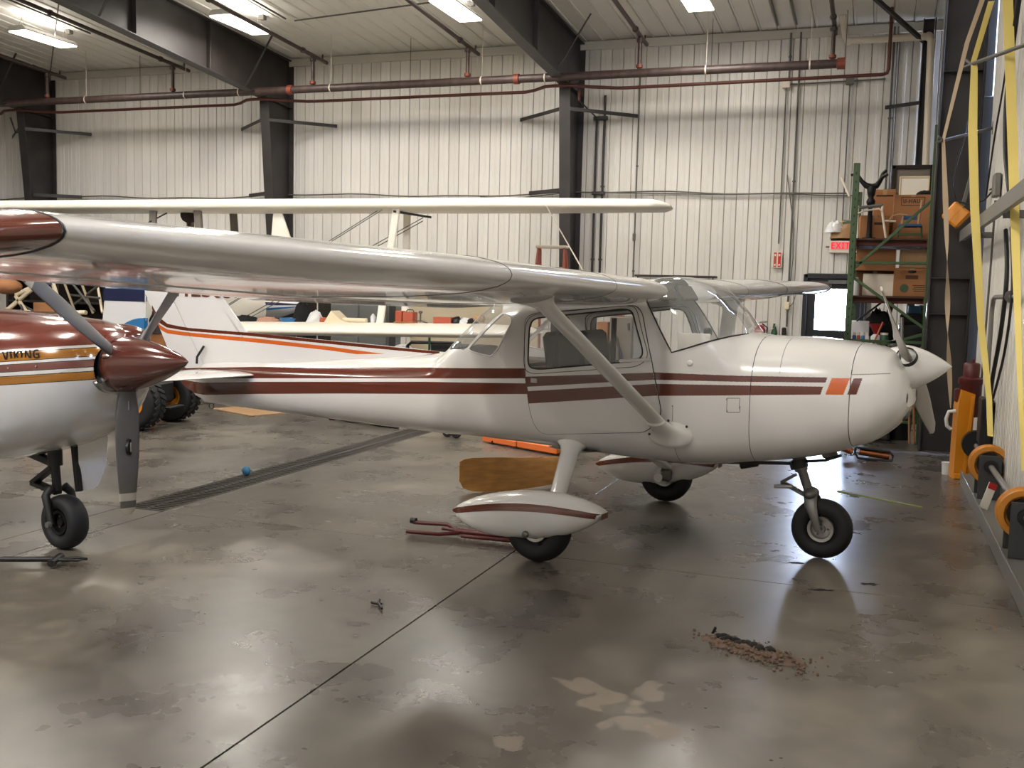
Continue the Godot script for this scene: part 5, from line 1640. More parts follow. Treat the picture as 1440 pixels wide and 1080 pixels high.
# ---------------------------------------------------------------- things on the floor
func floor_things() -> void:
	# small tractor, seen from behind: two knobbly tyres on an axle
	var t := thing("garden_tractor", "garden tractor with black knobbly tires and yellow rims behind the brown spinner", "tractor")
	var tread := B.new()
	var tb := B.new().lathe([Vector2(.15, -.13), Vector2(.24, -.15), Vector2(.285, -.13), Vector2(.295, -.06), Vector2(.295, .06), Vector2(.285, .13), Vector2(.24, .15), Vector2(.15, .13)], Transform3D(Basis(Vector3.RIGHT, PI / 2), Vector3.ZERO), 32, .5)
	for i in 26:
		for s in [-1.0, 1.0]:
			var a := TAU * (i + (.5 if s > 0 else 0.0)) / 26
			var p := Vector3(cos(a) * .30, sin(a) * .30, s * .065)
			tb.box(p, Vector3(.02, .045, .11), .004, Basis(Vector3.BACK, a) * Basis(Vector3.RIGHT, s * .5))
	var tm := tb.mesh(); tm.surface_set_material(0, M["rubber"])
	var rim := B.new().lathe([Vector2(0, -.04), Vector2(.10, -.04), Vector2(.13, -.12), Vector2(.152, -.13), Vector2(.152, .13), Vector2(.13, .12), Vector2(.10, .04), Vector2(0, .04)], Transform3D(Basis(Vector3.RIGHT, PI / 2), Vector3.ZERO), 24).mesh()
	rim.surface_set_material(0, M["yellow"])
	for e in [[-8.0, -10.25, .16], [-7.86, -9.42, .16], [-9.3, -9.95, .16], [-9.16, -9.3, .16]]:
		var w := inst(t, "wheel", tm, Transform3D(Basis(Vector3.UP, e[2]), Vector3(e[0], .31, e[1])))
		inst(w, "wheel_rim", rim, Transform3D())
	part(t, "rear_axle", B.new().tube([Vector3(-8.0, .31, -10.25), Vector3(-7.86, .31, -9.42)], .05, 10), "black")
	part(t, "front_axle", B.new().tube([Vector3(-9.3, .31, -9.95), Vector3(-9.16, .31, -9.3)], .04, 10), "black")
	part(t, "transmission", B.new().box(Vector3(-7.95, .40, -9.83), Vector3(.34, .26, .36), .03, Basis(Vector3.UP, .16)), "black")
	part(t, "hitch_plate", B.new().bar(Vector3(-7.70, .24, -9.98), Vector3(-7.63, .24, -9.62), .12, .02), "black")
	part(t, "chassis", B.new().bar(Vector3(-7.95, .42, -9.83), Vector3(-9.3, .42, -9.62), .5, .14, .03), "black")
	part(t, "rear_body", B.new().box(Vector3(-8.05, .62, -9.82), Vector3(.5, .18, .9), .06, Basis(Vector3.UP, .16)), "black")
	part(t, "hood", B.new().box(Vector3(-9.0, .62, -9.66), Vector3(.8, .3, .5), .06, Basis(Vector3.UP, .16)), "green")
	part(t, "seat", B.new().box(Vector3(-8.2, .78, -9.8), Vector3(.4, .12, .42), .05), "black")
	carton("floor_carton", Vector3(-8.28, 0, -8.92), Vector3(.5, .27, .26), .16, "cardboard box on the floor under the tourer's cowling", false)
	single("cardboard_sheet", B.new().box(Vector3(0, .008, 0), Vector3(.95, .014, .5), .003, Basis(Vector3.UP, -.42)), "cardboard pale", "flat cardboard sheet lying under the trainer's tail", "cardboard", Vector3(-7.78, 0, -11.5))
	var bs := B.new()
	bs.tube([Vector3(-6.30, .03, -11.28), Vector3(-6.1, .03, -11.22), Vector3(-5.85, .05, -11.12), Vector3(-5.6, .03, -11.06), Vector3(-5.33, .02, -11.0)], [.02, .035, .03, .04, .03], 8)
	single("black_strap", bs, "black", "black strap lying on the floor behind the trainer's tailcone", "strap")
	single("strap_buckle", B.new().box(Vector3(0, .03, 0), Vector3(.1, .06, .05), .015), "tow red", "small red buckle at the left end of the black strap", "buckle", Vector3(-6.40, 0, -11.30))
	single("blue_ball", B.new().ball(Vector3(0, .04, 0), Vector3(.04, .04, .04), 14, 10), "ball blue", "small blue ball on the floor above the drain grating", "ball", Vector3(-5.16, 0, -7.6))
	for i in 2:
		var p := Vector3(-4.53 + .12 * i, 0, -10.64 + .03 * i)
		var c := thing("caster_wheel", ["black caster wheel with a bright hub behind the trainer's belly", "plain black caster wheel right of the one with a bright hub"][i], "caster", p, .2, "caster wheels")
		part(c, "tire", B.new().lathe([Vector2(.02, -.025), Vector2(.055, -.028), Vector2(.065, 0), Vector2(.055, .028), Vector2(.02, .025)], Transform3D(Basis(Vector3.RIGHT, PI / 2), Vector3(0, .065, 0)), 20), "rubber")
		part(c, "hub", B.new().lathe([Vector2(0, -.03), Vector2(.028, -.03), Vector2(.028, .03), Vector2(0, .03)], Transform3D(Basis(Vector3.RIGHT, PI / 2), Vector3(0, .065, 0)), 14), "chrome" if i == 0 else "black")
		part(c, "fork", B.new().box(Vector3(0, .12, 0), Vector3(.05, .05, .07)), "black")
	var fj := thing("floor_creeper", "long low orange creeper frame lying behind the trainer's landing gear", "creeper")
	part(fj, "beam", B.new().bar(Vector3(-4.0, .05, -10.52), Vector3(-3.52, .05, -10.29), .16, .07, .01), "orange")
	part(fj, "beam", B.new().bar(Vector3(-3.50, .055, -10.28), Vector3(-2.98, .055, -10.03), .18, .08, .012), "orange")
	part(fj, "hinge", B.new().bar(Vector3(-3.53, .05, -10.20), Vector3(-3.49, .05, -10.36), .02, .09), "black")
	for e in [[-3.9, -10.47], [-3.1, -10.09]]: part(fj, "roller", B.new().tube([Vector3(e[0] - .05, .025, e[1] - .08), Vector3(e[0] + .03, .025, e[1] + .1)], .022, 8), "black")
	# bent plywood seat shell standing on its edge
	var ply := B.new()
	var ax := Vector3(.50, 0, -.53).normalized()
	var outline := [[-.08, .11, .255], [-.04, .04, .275], [.04, .012, .285], [.16, .0, .285], [.32, .0, .28], [.50, .008, .27], [.70, .02, .26], [.92, .03, .25]]
	var rows := []
	for e in outline:
		var p: Vector3 = Vector3(-3.11, 0, -7.76) + ax * e[0]
		var bow := Vector3(.53, 0, .50).normalized() * .05 * sin(PI * clampf(e[0] / .92, 0, 1))
		var ring := []
		for k in 5:
			var y := lerpf(e[1], e[2], k / 4.0)
			ring.append(p + bow + Vector3(-.02, 0, -.05) * (k / 4.0) + Vector3(0, y, 0))
		for k in 5:
			var y := lerpf(e[2], e[1], k / 4.0)
			ring.append(p + bow + Vector3(-.02, 0, -.05) * (1 - k / 4.0) + Vector3(0, y, 0) + Vector3(-.008, 0, -.007))
		rows.append(ring)
	ply.loft(rows)
	single("plywood_board", ply, "plywood", "tan bent plywood board standing on its edge behind the near wheel fairing", "board")
	# red tow bar
	var tw := thing("red_tow_bar", "dark red forked tow bar lying beside the near main wheel", "tow bar")
	part(tw, "fork_arm", B.new().tube([Vector3(-2.965, .05, -6.39), Vector3(-2.72, .05, -6.43), Vector3(-2.60, .035, -6.34)], .014, 8), "tow red")
	part(tw, "fork_arm", B.new().tube([Vector3(-2.93, .03, -6.20), Vector3(-2.70, .03, -6.22), Vector3(-2.58, .035, -6.30)], .014, 8), "tow red")
	part(tw, "cross_pin", B.new().tube([Vector3(-2.99, .06, -6.40), Vector3(-2.95, .06, -6.40)], .022, 8), "black")
	part(tw, "brace", B.new().tube([Vector3(-2.72, .045, -6.33), Vector3(-2.50, .04, -6.33)], .012, 8), "tow red")
	part(tw, "main_tube", B.new().tube([Vector3(-2.62, .04, -6.32), Vector3(-1.9, .04, -6.33)], .02, 10), "tow red")
	part(tw, "side_tube", B.new().tube([Vector3(-2.55, .025, -6.26), Vector3(-1.95, .025, -6.30)], .013, 8), "tow red")
	var bt := thing("black_tow_handle", "black tow bar with a T-shaped grip at the left edge of the floor", "tow bar")
	part(bt, "shaft", B.new().tube([Vector3(-5.3, .04, -4.25), Vector3(-4.47, .04, -4.64)], .016, 8), "black")
	part(bt, "grip", B.new().tube([Vector3(-4.49, .04, -4.71), Vector3(-4.43, .035, -4.57)], .022, 8), "black")
	part(bt, "loop", B.new().tube([Vector3(-4.46, .04, -4.65), Vector3(-4.38, .04, -4.72), Vector3(-4.31, .04, -4.72), Vector3(-4.33, .04, -4.68), Vector3(-4.45, .04, -4.63)], .009, 6), "black")
	var tp := B.new()
	tp.tube([Vector3(-2.44, .012, -4.745), Vector3(-2.375, .012, -4.735)], .008, 6)
	tp.tube([Vector3(-2.42, .012, -4.80), Vector3(-2.395, .014, -4.74), Vector3(-2.34, .012, -4.67)], .007, 6)
	single("bent_pin", tp, "black", "small black bent pin lying alone on the open floor", "pin")
	# broken patch of floor with rubble
	var rp := thing("rubble_patch", "crumbled patch of brown concrete rubble on the floor at lower right", "rubble")
	var rng := RandomNumberGenerator.new()
	rng.seed = 9
	var dir := Vector3(.525, 0, .235).normalized()
	var acr := Vector3(-dir.z, 0, dir.x)
	var c0 := Vector3(-.46, 0, -4.845)
	var mound := B.new()
	var mr := []
	for i in 15:
		var u := i / 14.0 * 2 - 1
		var ring := []
		for k in 9:
			var v := k / 8.0 * 2 - 1
			var wd := .085 * sqrt(maxf(0.0, 1 - u * u)) * (1.0 + .3 * sin(i * 2.3)) + .002
			ring.append(c0 + dir * u * .29 + acr * v * wd + Vector3(0, .002 + .016 * (1 - v * v) * (1 - u * u) * (1.0 + .5 * sin(i * 1.7 + k)), 0))
		mr.append(ring)
	mound.loft(mr, false)
	part(rp, "mound", mound, "rubble")
	var dark := B.new()
	for i in 16:
		var u := -.8 + 1.15 * i / 15.0
		dark.ball(c0 + dir * u * .25 - acr * (.022 + .015 * sin(i * 1.9)) + Vector3(0, .016, 0), Vector3(.026, .014 + .007 * sin(i * 2.7), .022 + .010 * sin(i * 3.3)), 7, 5)
	dark.tube([c0 - dir * .26 - acr * .06 + Vector3(0, .01, 0), c0 - dir * .235 - acr * .04 + Vector3(0, .045, 0)], .008, 5)
	part(rp, "dark_crumbs", dark, "rubble dark", "black crumbs along the crack").set_meta("kind", "stuff")
	var st := B.new().box(Vector3.ZERO, Vector3(.011, .008, .013), .003).mesh()
	st.surface_set_material(0, M["rubble"])
	var mm := MultiMesh.new()
	mm.transform_format = MultiMesh.TRANSFORM_3D
	mm.mesh = st
	mm.instance_count = 420
	for i in 420:
		var u := rng.randfn(0.05, .42); var v := rng.randfn(.15, .5)
		var p: Vector3 = c0 + dir * u * .32 + acr * v * .11
		mm.set_instance_transform(i, Transform3D(Basis(Vector3(rng.randf(), 1, rng.randf()).normalized(), rng.randf() * TAU).scaled(Vector3.ONE * rng.randf_range(.35, 1.3)), p + Vector3(0, .006 + (.012 if absf(v) < .6 and absf(u) < .8 else 0.0), 0)))
	var mi := MultiMeshInstance3D.new()
	mi.name = "gravel"
	mi.multimesh = mm
	mi.set_meta("kind", "stuff")
	rp.add_child(mi)
	single("chalk_stick", B.new().bar(Vector3(-.226, .004, -9.297), Vector3(.456, .004, -8.881), .012, .008, .002), "chalk", "thin yellowish stick lying on the floor right of the nose wheel", "stick")
	var ht := thing("lamp_heater", "copper tube heater with black loop handle on the floor behind the nose gear", "heater", Vector3(.06, 0, -11.3), -.05)
	part(ht, "copper_tube", B.new().tube([Vector3(-.13, .085, 0), Vector3(.17, .06, .0)], .038, 14), "copper")
	part(ht, "copper_tube", B.new().tube([Vector3(-.30, .11, 0), Vector3(-.20, .075, 0)], .036, 12), "copper")
	part(ht, "guard_loop", B.new().tube([Vector3(-.17, .13, .03), Vector3(.17, .11, .03), Vector3(.205, .07, .03), Vector3(.20, .02, .03), Vector3(.0, .012, .03), Vector3(-.14, .02, .03), Vector3(-.175, .07, .03), Vector3(-.17, .13, .03)], .013, 8), "black")
	# oil blots by the nose wheel
	for e in [[.06, -6.30, .05, .008, "oil blot just left of the nose wheel"], [-.38, -6.62, .05, .006, "long faint oil blot farther left of the nose wheel"], [-.20, -6.05, .07, .006, "oil blot in front of the nose wheel"]]:
		var b := B.new()
		var ring := []
		var low := []
		for k in 14:
			var a := TAU * k / 14
			var r := 1.0 + .35 * sin(k * 2.1 + e[0] * 40) 
			ring.append(Vector3(cos(a) * e[2] * r, .0012, sin(a) * e[3] * 3.0 * r))
			low.append(Vector3(cos(a) * e[2] * r * 1.04, .0, sin(a) * e[3] * 3.1 * r))
		b.loft([low, ring])
		single("oil_blot", b, "joint", e[4], "stain", Vector3(e[0], 0.0005, e[1]), .3, "oil blots by the nose wheel")

func carton(n: String, at: Vector3, s: Vector3, turn: float, label: String, open := false, m := "cardboard", group := "") -> Node3D:
	var o := thing(n, label, "box", at, turn, group)
	part(o, "carton", B.new().box(Vector3(0, s.y / 2, 0), s, .006), m)
	part(o, "flap_seam", B.new().box(Vector3(0, s.y + .001, 0), Vector3(s.x * .99, .003, .008), .001), "cardboard inside")
	part(o, "tape", B.new().box(Vector3(0, s.y * .94, s.z / 2 + .0008), Vector3(.05, s.y * .12, .002), .0005), "cardboard pale")
	return o

# ---------------------------------------------------------------- things on the back wall
func wall_things() -> void:
	var z := -17.97
	var e := thing("exit_sign", "small lit EXIT sign with red letters beside the rack", "exit sign", Vector3(-.60, 2.56, z))
	part(e, "housing", B.new().box(Vector3(0, 0, .03), Vector3(.34, .20, .06), .008), "sign white")
	part(e, "face", B.new().box(Vector3(.0, .02, .062), Vector3(.28, .135, .004), .001), "sign pink")
	lettering(e, "exit_letters", "EXIT", .105, "exit glow", Transform3D(Basis(), Vector3(0, .02, .066)), "Droid Sans", 700)
	part(e, "bracket", B.new().box(Vector3(-.2, 0, .02), Vector3(.06, .03, .03)), "dull metal")
	var s := thing("extinguisher_sign", "tall white sign with two red extinguisher strips on the back wall", "sign", Vector3(-1.61, 2.335, z))
	part(s, "board", B.new().box(Vector3(0, 0, .012), Vector3(.155, .275, .02), .003), "sign white")
	for k in [-1, 1]:
		part(s, "red_strip", B.new().box(Vector3(k * .036, 0, .024), Vector3(.05, .25, .004), .001), "ladder orange" if k < 0 else "sign red")
		part(s, "pictogram", B.new().box(Vector3(k * .036, .08, .027), Vector3(.026, .036, .003), .001), "sign white")
		part(s, "pictogram", B.new().box(Vector3(k * .036, -.085, .027), Vector3(.026, .03, .003), .001), "sign white")
	var x := thing("fire_extinguisher", "red fire extinguisher with white label hanging on the back wall", "fire extinguisher", Vector3(-1.83, .98, z + .1))
	part(x, "cylinder", B.new().lathe([Vector2(0, -.25), Vector2(.085, -.25), Vector2(.09, -.2), Vector2(.09, .15), Vector2(.06, .22), Vector2(.025, .24), Vector2(0, .24)], Transform3D(), 20), "red")
	part(x, "label", B.new().lathe([Vector2(.0915, -.1), Vector2(.0915, .04)], Transform3D(), 20), "sign white", "white label band")
	part(x, "valve_handle", B.new().bar(Vector3(-.02, .28, 0), Vector3(.11, .30, .03), .025, .03), "silver")
	part(x, "hose", B.new().tube([Vector3(.03, .26, 0), Vector3(.12, .2, .03), Vector3(.11, -.05, .04)], .012, 6), "black")
	part(x, "bracket", B.new().box(Vector3(0, -.05, -.09), Vector3(.12, .2, .02)), "dull metal")
	var gbt := thing("wash_bottle", "green wall-mounted bottle right of the fire extinguisher", "bottle", Vector3(-1.60, 1.05, z + .06))
	part(gbt, "bottle", B.new().lathe([Vector2(0, -.12), Vector2(.045, -.12), Vector2(.05, .05), Vector2(.03, .13), Vector2(.02, .2), Vector2(0, .2)], Transform3D(), 14), "green")
	part(gbt, "arm", B.new().tube([Vector3(-.14, .08, 0), Vector3(0, .12, .02), Vector3(.03, .2, 0)], .012, 6), "sign white")
	single("wall_telephone", B.new().box(Vector3(0, 0, .035), Vector3(.07, .14, .07), .015), "black", "small black telephone on the back wall below the cream switch", "telephone", Vector3(-1.44, 1.12, z))
	var r := thing("cord_outlet", "cream outlet box hanging from a cord below the extinguisher sign", "outlet", Vector3(-1.41, 1.56, z))
	part(r, "box", B.new().box(Vector3(0, 0, .035), Vector3(.085, .13, .07), .012), "cream")
	part(r, "cord", B.new().tube([Vector3(0, .06, .04), Vector3(.03, .35, .03), Vector3(.06, .8, .03), Vector3(.03, 1.4, .03), Vector3(-.10, 2.2, .03)], .008, 6), "conduit")
	part(r, "loose_cord", B.new().tube([Vector3(.03, -.03, .05), Vector3(.10, .05, .05), Vector3(.14, .22, .04)], .007, 6), "conduit")
	var sb := thing("wall_rail", "long dark shelf rail fixed on the back wall above the trainer's cabin", "rail", Vector3(-3.32, 2.0, z))
	part(sb, "top_bar", B.new().box(Vector3(0, .02, .12), Vector3(1.42, .035, .24), .006), "steel primer")
	part(sb, "inner_bar", B.new().box(Vector3(.12, -.055, .10), Vector3(1.1, .05, .18), .006), "black")
	for k in [-.66, 0.0, .66]: part(sb, "bracket", B.new().bar(Vector3(k, .0, .2), Vector3(k, -.2, 0), .02, .03), "steel primer")
	for q in [[-1.60, 5.257, "junction_box", "left square junction box at the top of the back wall"], [-.585, 5.27, "junction_box", "right square junction box at the top of the back wall"]]:
		var j := thing(q[2], q[3], "junction box", Vector3(q[0], q[1], z), 0, "junction boxes under the eave")
		part(j, "box", B.new().box(Vector3(0, 0, .05), Vector3(.13, .13, .09), .008), "sign white" if q[0] < -1 else "conduit")
		part(j, "conduit", B.new().tube([Vector3(0, -.06, .03), Vector3(0, -2.65 if q[0] < -1 else -2.3, .03)], .012, 6), "conduit")
		part(j, "cross_conduit", B.new().tube([Vector3(.06, 0, .03), Vector3(.95 if q[0] < -1 else .55, .01, .03)], .014, 6), "conduit")
	for q in [[-1.40, 6.1, 1.2, .016, "conduit running full height beside the extinguisher sign"], [-4.86, 4.75, 2.0, .022, "left dark riser pipe beside the third column"], [-4.72, 5.2, 2.0, .022, "right dark riser pipe beside the third column"], [-4.10, 6.1, 1.8, .013, "conduit with a small switch above the trainer's wing"], [.06, 6.1, 3.2, .017, "dark conduit on the back wall behind the gas pipe's end"], [-1.56, 6.1, 5.32, .016, "short conduit above the left junction box"], [.12, 6.1, 3.2, .014, "thin conduit right beside the dark conduit near the corner"]]:
		var c := thing("wall_conduit", q[4], "conduit", Vector3(q[0], 0, z + .03))
		part(c, "pipe", B.new().tube([Vector3(0, q[1], 0), Vector3(0, q[2], 0)], q[3], 8), "conduit" if q[3] < .02 else "steel primer")
		for y in [q[2] + .3, (q[1] + q[2]) / 2]: part(c, "clip", B.new().box(Vector3(0, y, -.01), Vector3(q[3] * 3.4, .03, .03)), "conduit")
	single("riser_bracket", B.new().box(Vector3(0, 0, .04), Vector3(.26, .07, .06), .006), "steel primer", "upper dark bracket across the two riser pipes", "bracket", Vector3(-4.79, 4.80, z))
	single("riser_bracket", B.new().box(Vector3(0, 0, .04), Vector3(.24, .06, .06), .006), "steel primer", "lower dark bracket across the two riser pipes", "bracket", Vector3(-4.79, 3.48, z))
	single("conduit_switch", B.new().box(Vector3(0, 0, .03), Vector3(.05, .13, .05), .008), "conduit", "small grey switch box on the conduit above the trainer's wing", "switch", Vector3(-4.10, 2.70, z + .03))
	var cab := thing("wall_cable", "thin grey cable sagging along the back wall between the columns", "cable", Vector3(0, 0, z + .03))
	var pts := []
	for i in 61:
		var xx := -20.5 + i * (20.0 / 60.0)
		pts.append(Vector3(xx, 3.475 + .03 * sin(xx * 1.05) + .012 * sin(xx * 3.1), 0.0))
	part(cab, "cable", B.new().tube(pts, .013, 6), "conduit")
	part(cab, "spare_cable", B.new().tube(pts.map(func(p): return p + Vector3(.1, -.022 + .02 * sin(p.x * 2.2), .012)).slice(40), .010, 5), "conduit")

# ---------------------------------------------------------------- pallet rack with boxes
func rack() -> void:
	var o := thing("pallet_rack", "green pallet rack with rust-brown beams full of boxes by the right corner", "rack")
	for p in [[-.29, -12.9, 3.30], [.58, -12.9, 3.72], [-.29, -15.3, 3.2], [.62, -15.3, 3.4]]:
		var u := part(o, "upright", B.new().box(Vector3(p[0], p[2] / 2, p[1]), Vector3(.075, p[2], .075), .006), "rack green")
		var hb := B.new()
		for i in int(p[2] / .1): hb.box(Vector3(p[0], .08 + i * .1, p[1] + .0385), Vector3(.016, .026, .003), .0005)
		part(u, "slots", hb, "black").set_meta("kind", "stuff")
		part(o, "foot_plate", B.new().box(Vector3(p[0], .005, p[1]), Vector3(.12, .01, .12), .002), "rack green")
	for z in [-12.9]:
		for e in [[-.26, 2.06, .57, 2.87], [-.26, 1.95, .56, 1.37], [-.26, 2.13, .56, 2.13], [-.26, 1.05, .56, 1.3], [-.26, .9, .56, .3], [-.26, .25, .56, .25], [-.26, 1.2, .56, 1.2]]:
			part(o, "frame_brace", B.new().bar(Vector3(e[0], e[1], z), Vector3(e[2], e[3], z), .03, .035), "rack green")
	for y in [2.42, 1.74, 1.13]:
		for x in [-.27, .56]: part(o, "beam", B.new().box(Vector3(x, y - .05, -14.1), Vector3(.05, .10, 2.4), .006), "rack beam")
		part(o, "beam", B.new().box(Vector3(.145, y - .045, -13.02), Vector3(.80, .085, .05), .006), "rack beam")
		part(o, "shelf_board", B.new().box(Vector3(.145, y - .012, -14.1), Vector3(.86, .022, 2.4), .004), "rack board")
	part(o, "end_hook", B.new().bar(Vector3(-.29, 2.62, -12.9), Vector3(-.42, 2.60, -12.95), .02, .03), "rack green")
	# upper shelf
	var y := 2.421
	var u1 := carton("moving_box", Vector3(.37, y, -13.65), Vector3(.44, .56, .4), .0, "large cardboard moving box with a printed frame on the top shelf")
	part(u1, "print_frame", B.new().box(Vector3(.0, .48, .2015), Vector3(.27, .105, .002), .0005), "cardboard ink")
	part(u1, "print_field", B.new().box(Vector3(.0, .48, .2025), Vector3(.255, .09, .002), .0005), "cardboard")
	lettering(u1, "print_letters", "U-HAUL", .046, "cardboard ink", Transform3D(Basis(), Vector3(0, .48, .204)), "Droid Sans", 700)
	var b2 := carton("low_box", Vector3(-.07, y, -13.5), Vector3(.34, .30, .4), .06, "cardboard box under the aluminium lawn chair on the top shelf")
	part(b2, "print_bar", B.new().box(Vector3(.06, .2, .2015), Vector3(.13, .03, .002), .0005), "cardboard ink")
	var b3 := carton("back_box", Vector3(.05, y, -13.95), Vector3(.26, .66, .35), -.04, "brown box behind the forked iron stand on the top shelf")
	part(b3, "print_band", B.new().box(Vector3(0, .58, .1765), Vector3(.2, .02, .002), .0005), "cardboard ink")
	var fs := thing("forked_stand", "black cast-iron forked stand with curved arms rising from the top shelf", "stand", Vector3(-.115, y, -13.28))
	part(fs, "post", B.new().lathe([Vector2(.0, .02), Vector2(.04, .02), Vector2(.03, .1), Vector2(.028, .40), Vector2(.05, .44), Vector2(.052, .47), Vector2(.03, .51), Vector2(.045, .55), Vector2(.055, .62), Vector2(.03, .67), Vector2(0, .68)], Transform3D(), 16), "iron")
	part(fs, "arm", B.new().tube([Vector3(.01, .63, 0), Vector3(-.07, .66, 0), Vector3(-.12, .71, 0), Vector3(-.16, .77, 0), Vector3(-.20, .79, 0), Vector3(-.25, .785, 0)], [.045, .036, .026, .022, .02, .016], 10), "iron")
	part(fs, "arm", B.new().tube([Vector3(-.01, .63, 0), Vector3(.06, .66, .0), Vector3(.10, .73, .0), Vector3(.12, .80, .0), Vector3(.16, .84, .0)], [.045, .036, .026, .022, .018], 10), "iron")
	part(fs, "arm", B.new().tube([Vector3(.07, .67, .0), Vector3(.12, .75, .06), Vector3(.18, .78, .08)], [.03, .022, .016], 10), "iron")
	part(fs, "base", B.new().box(Vector3(0, .012, 0), Vector3(.16, .024, .16), .005), "iron")
	var lc := thing("lawn_chair", "white aluminium folding chair frame with grey armrest on the top shelf", "chair", Vector3(-.08, y, -13.10))
	part(lc, "armrest", B.new().bar(Vector3(-.17, .37, 0), Vector3(.10, .41, 0), .05, .035, .012), "grey paint")
	for e in [[-.18, .40, -.16, .0], [.10, .40, .16, .01]]: part(lc, "leg", B.new().tube([Vector3(e[0], e[1], 0), Vector3(e[0] * .98, e[1] - .06, .0), Vector3(e[2], e[3] + .005, 0)], .014, 8), "sign white")
	part(lc, "arm_tube", B.new().tube([Vector3(-.18, .30, .01), Vector3(-.10, .335, .01), Vector3(.06, .36, .01), Vector3(.105, .33, .01)], .012, 8), "sign white")
	part(lc, "seat_tube", B.new().tube([Vector3(.13, .22, -.02), Vector3(.26, .215, -.05)], .012, 8), "sign white")
	var bc := thing("blue_chair", "small folding chair with blue seat and tan frame on the top shelf", "chair", Vector3(.36, y, -13.18))
	part(bc, "seat", B.new().box(Vector3(-.02, .165, 0), Vector3(.26, .035, .2), .01), "blue")
	part(bc, "back_band", B.new().box(Vector3(-.03, .265, -.06), Vector3(.18, .05, .015), .006), "blue")
	for e in [[-.14, .16, -.15, 0], [.11, .16, .12, 0], [.07, .14, .10, .46], [-.11, .14, -.10, .28]]: part(bc, "frame_leg", B.new().tube([Vector3(e[0], e[1], .05), Vector3(e[2], e[3] + .01, .03)], .012, 8), "rack green" if e[3] == 0 else "cardboard pale")
	part(bc, "arm_loop", B.new().tube([Vector3(-.27, .2, .05), Vector3(-.22, .28, .05), Vector3(-.14, .30, .05), Vector3(-.05, .285, .05)], .009, 6), "cardboard pale")
	part(bc, "foot_rail", B.new().bar(Vector3(-.14, .06, .04), Vector3(.12, .06, .04), .02, .025), "rack green")
	var fa := thing("brown_picture_frame", "dark brown wooden picture frame leaning behind the large moving box", "picture frame", Vector3(.36, y, -14.05))
	for e in [[-.22, .5, .05, .98], [.23, .5, .05, .98], [0, .965, .5, .05], [0, .03, .5, .05]]: part(fa, "frame_rail", B.new().box(Vector3(e[0], e[1], 0), Vector3(e[2], e[3], .04), .006), "brown dark")
	part(fa, "backing", B.new().box(Vector3(0, .5, -.015), Vector3(.42, .92, .01), .002), "stone")
	var fb2 := thing("pale_picture_frame", "pale framed blank picture standing in front of the brown frame", "picture frame", Vector3(.38, y + .565, -13.72))
	for e in [[-.165, .12, .02, .24], [.165, .12, .02, .24], [0, .235, .35, .02], [0, .01, .35, .02]]: part(fb2, "frame_rail", B.new().box(Vector3(e[0], e[1], 0), Vector3(e[2], e[3], .025), .004), "cream")
	part(fb2, "canvas", B.new().box(Vector3(0, .12, -.004), Vector3(.32, .22, .01), .002), "paper")
	single("baseball_cap", cloth_heap(.10, .05, .06, 11), "black cloth", "black cap lying on the large moving box", "cap", Vector3(.50, y + .562, -13.52))
	single("wrapped_bundle", cloth_heap(.17, .22, .14, 13), "cardboard pale", "tan bundle in clear film at the left end of the top shelf", "bundle", Vector3(-.42, 2.475, -14.0))
	single("film_wrap", cloth_heap(.12, .14, .1, 17), "plastic white", "crumpled clear film at the left of the tan bundle", "film", Vector3(-.54, 2.55, -13.95))
	part(o, "outrigger", B.new().box(Vector3(-.42, 2.46, -14.0), Vector3(.34, .022, .12)), "rack board")
	single("white_tube", B.new().tube([Vector3(-.36, 2.92, -13.0), Vector3(-.47, 3.16, -13.05)], .014, 8), "sign white", "short white tube leaning on the rack's left upright", "tube")
	# second shelf
	y = 1.741
	carton("wide_box", Vector3(-.02, y + .305, -13.4), Vector3(.46, .265, .4), 0, "wide flat-sided cardboard box, upper left on the second shelf")
	carton("lower_brown_box", Vector3(-.02, y, -13.5), Vector3(.45, .302, .36), 0, "brown box behind the white board on the second shelf", false, "cardboard inside")
	carton("small_top_box", Vector3(.42, y + .345, -13.4), Vector3(.33, .225, .36), 0, "pale box stacked on the printed box, second shelf", false, "cardboard pale")
	var ub := carton("printed_box", Vector3(.40, y, -13.37), Vector3(.41, .342, .36), 0, "cardboard box with hand hole and round green print, second shelf", false, "cardboard")
	part(ub, "hand_hole", B.new().lathe([Vector2(0, .002), Vector2(.03, .002), Vector2(.032, 0)], Transform3D(Basis(Vector3.RIGHT, PI / 2), Vector3(0, .30, .18)).scaled_local(Vector3(1.5, 1, .6)), 16), "black")
	part(ub, "round_print", B.new().lathe([Vector2(0, .0015), Vector2(.05, .0015), Vector2(.05, 0)], Transform3D(Basis(Vector3.RIGHT, PI / 2), Vector3(-.08, .10, .18)), 24), "rack green")
	for i in 4: part(ub, "print_line", B.new().box(Vector3(.09, .135 - i * .022, .181), Vector3(.15 - .03 * (i % 2), .008, .002), .0005), "cardboard ink")
	part(ub, "print_panel", B.new().box(Vector3(0, .235, .181), Vector3(.14, .045, .002), .0005), "cardboard inside")
	single("white_board", B.new().box(Vector3(0, .135, 0), Vector3(.37, .27, .03), .006), "sign white", "white board leaning in front of the brown box, second shelf", "board", Vector3(.03, y, -13.26))
	single("bottle_pack", B.new().lathe([Vector2(0, 0), Vector2(.05, 0), Vector2(.05, .17), Vector2(.03, .22), Vector2(0, .22)], Transform3D(), 14), "plastic white", "clear-white plastic bottle by the rack's left upright, second shelf", "bottle", Vector3(-.24, y, -13.15))
	# third shelf
	y = 1.131
	single("white_carton", B.new().box(Vector3(0, .15, 0), Vector3(.24, .30, .2), .01), "plastic white", "white carton at the left end of the lower shelf", "carton", Vector3(-.17, y, -13.3))
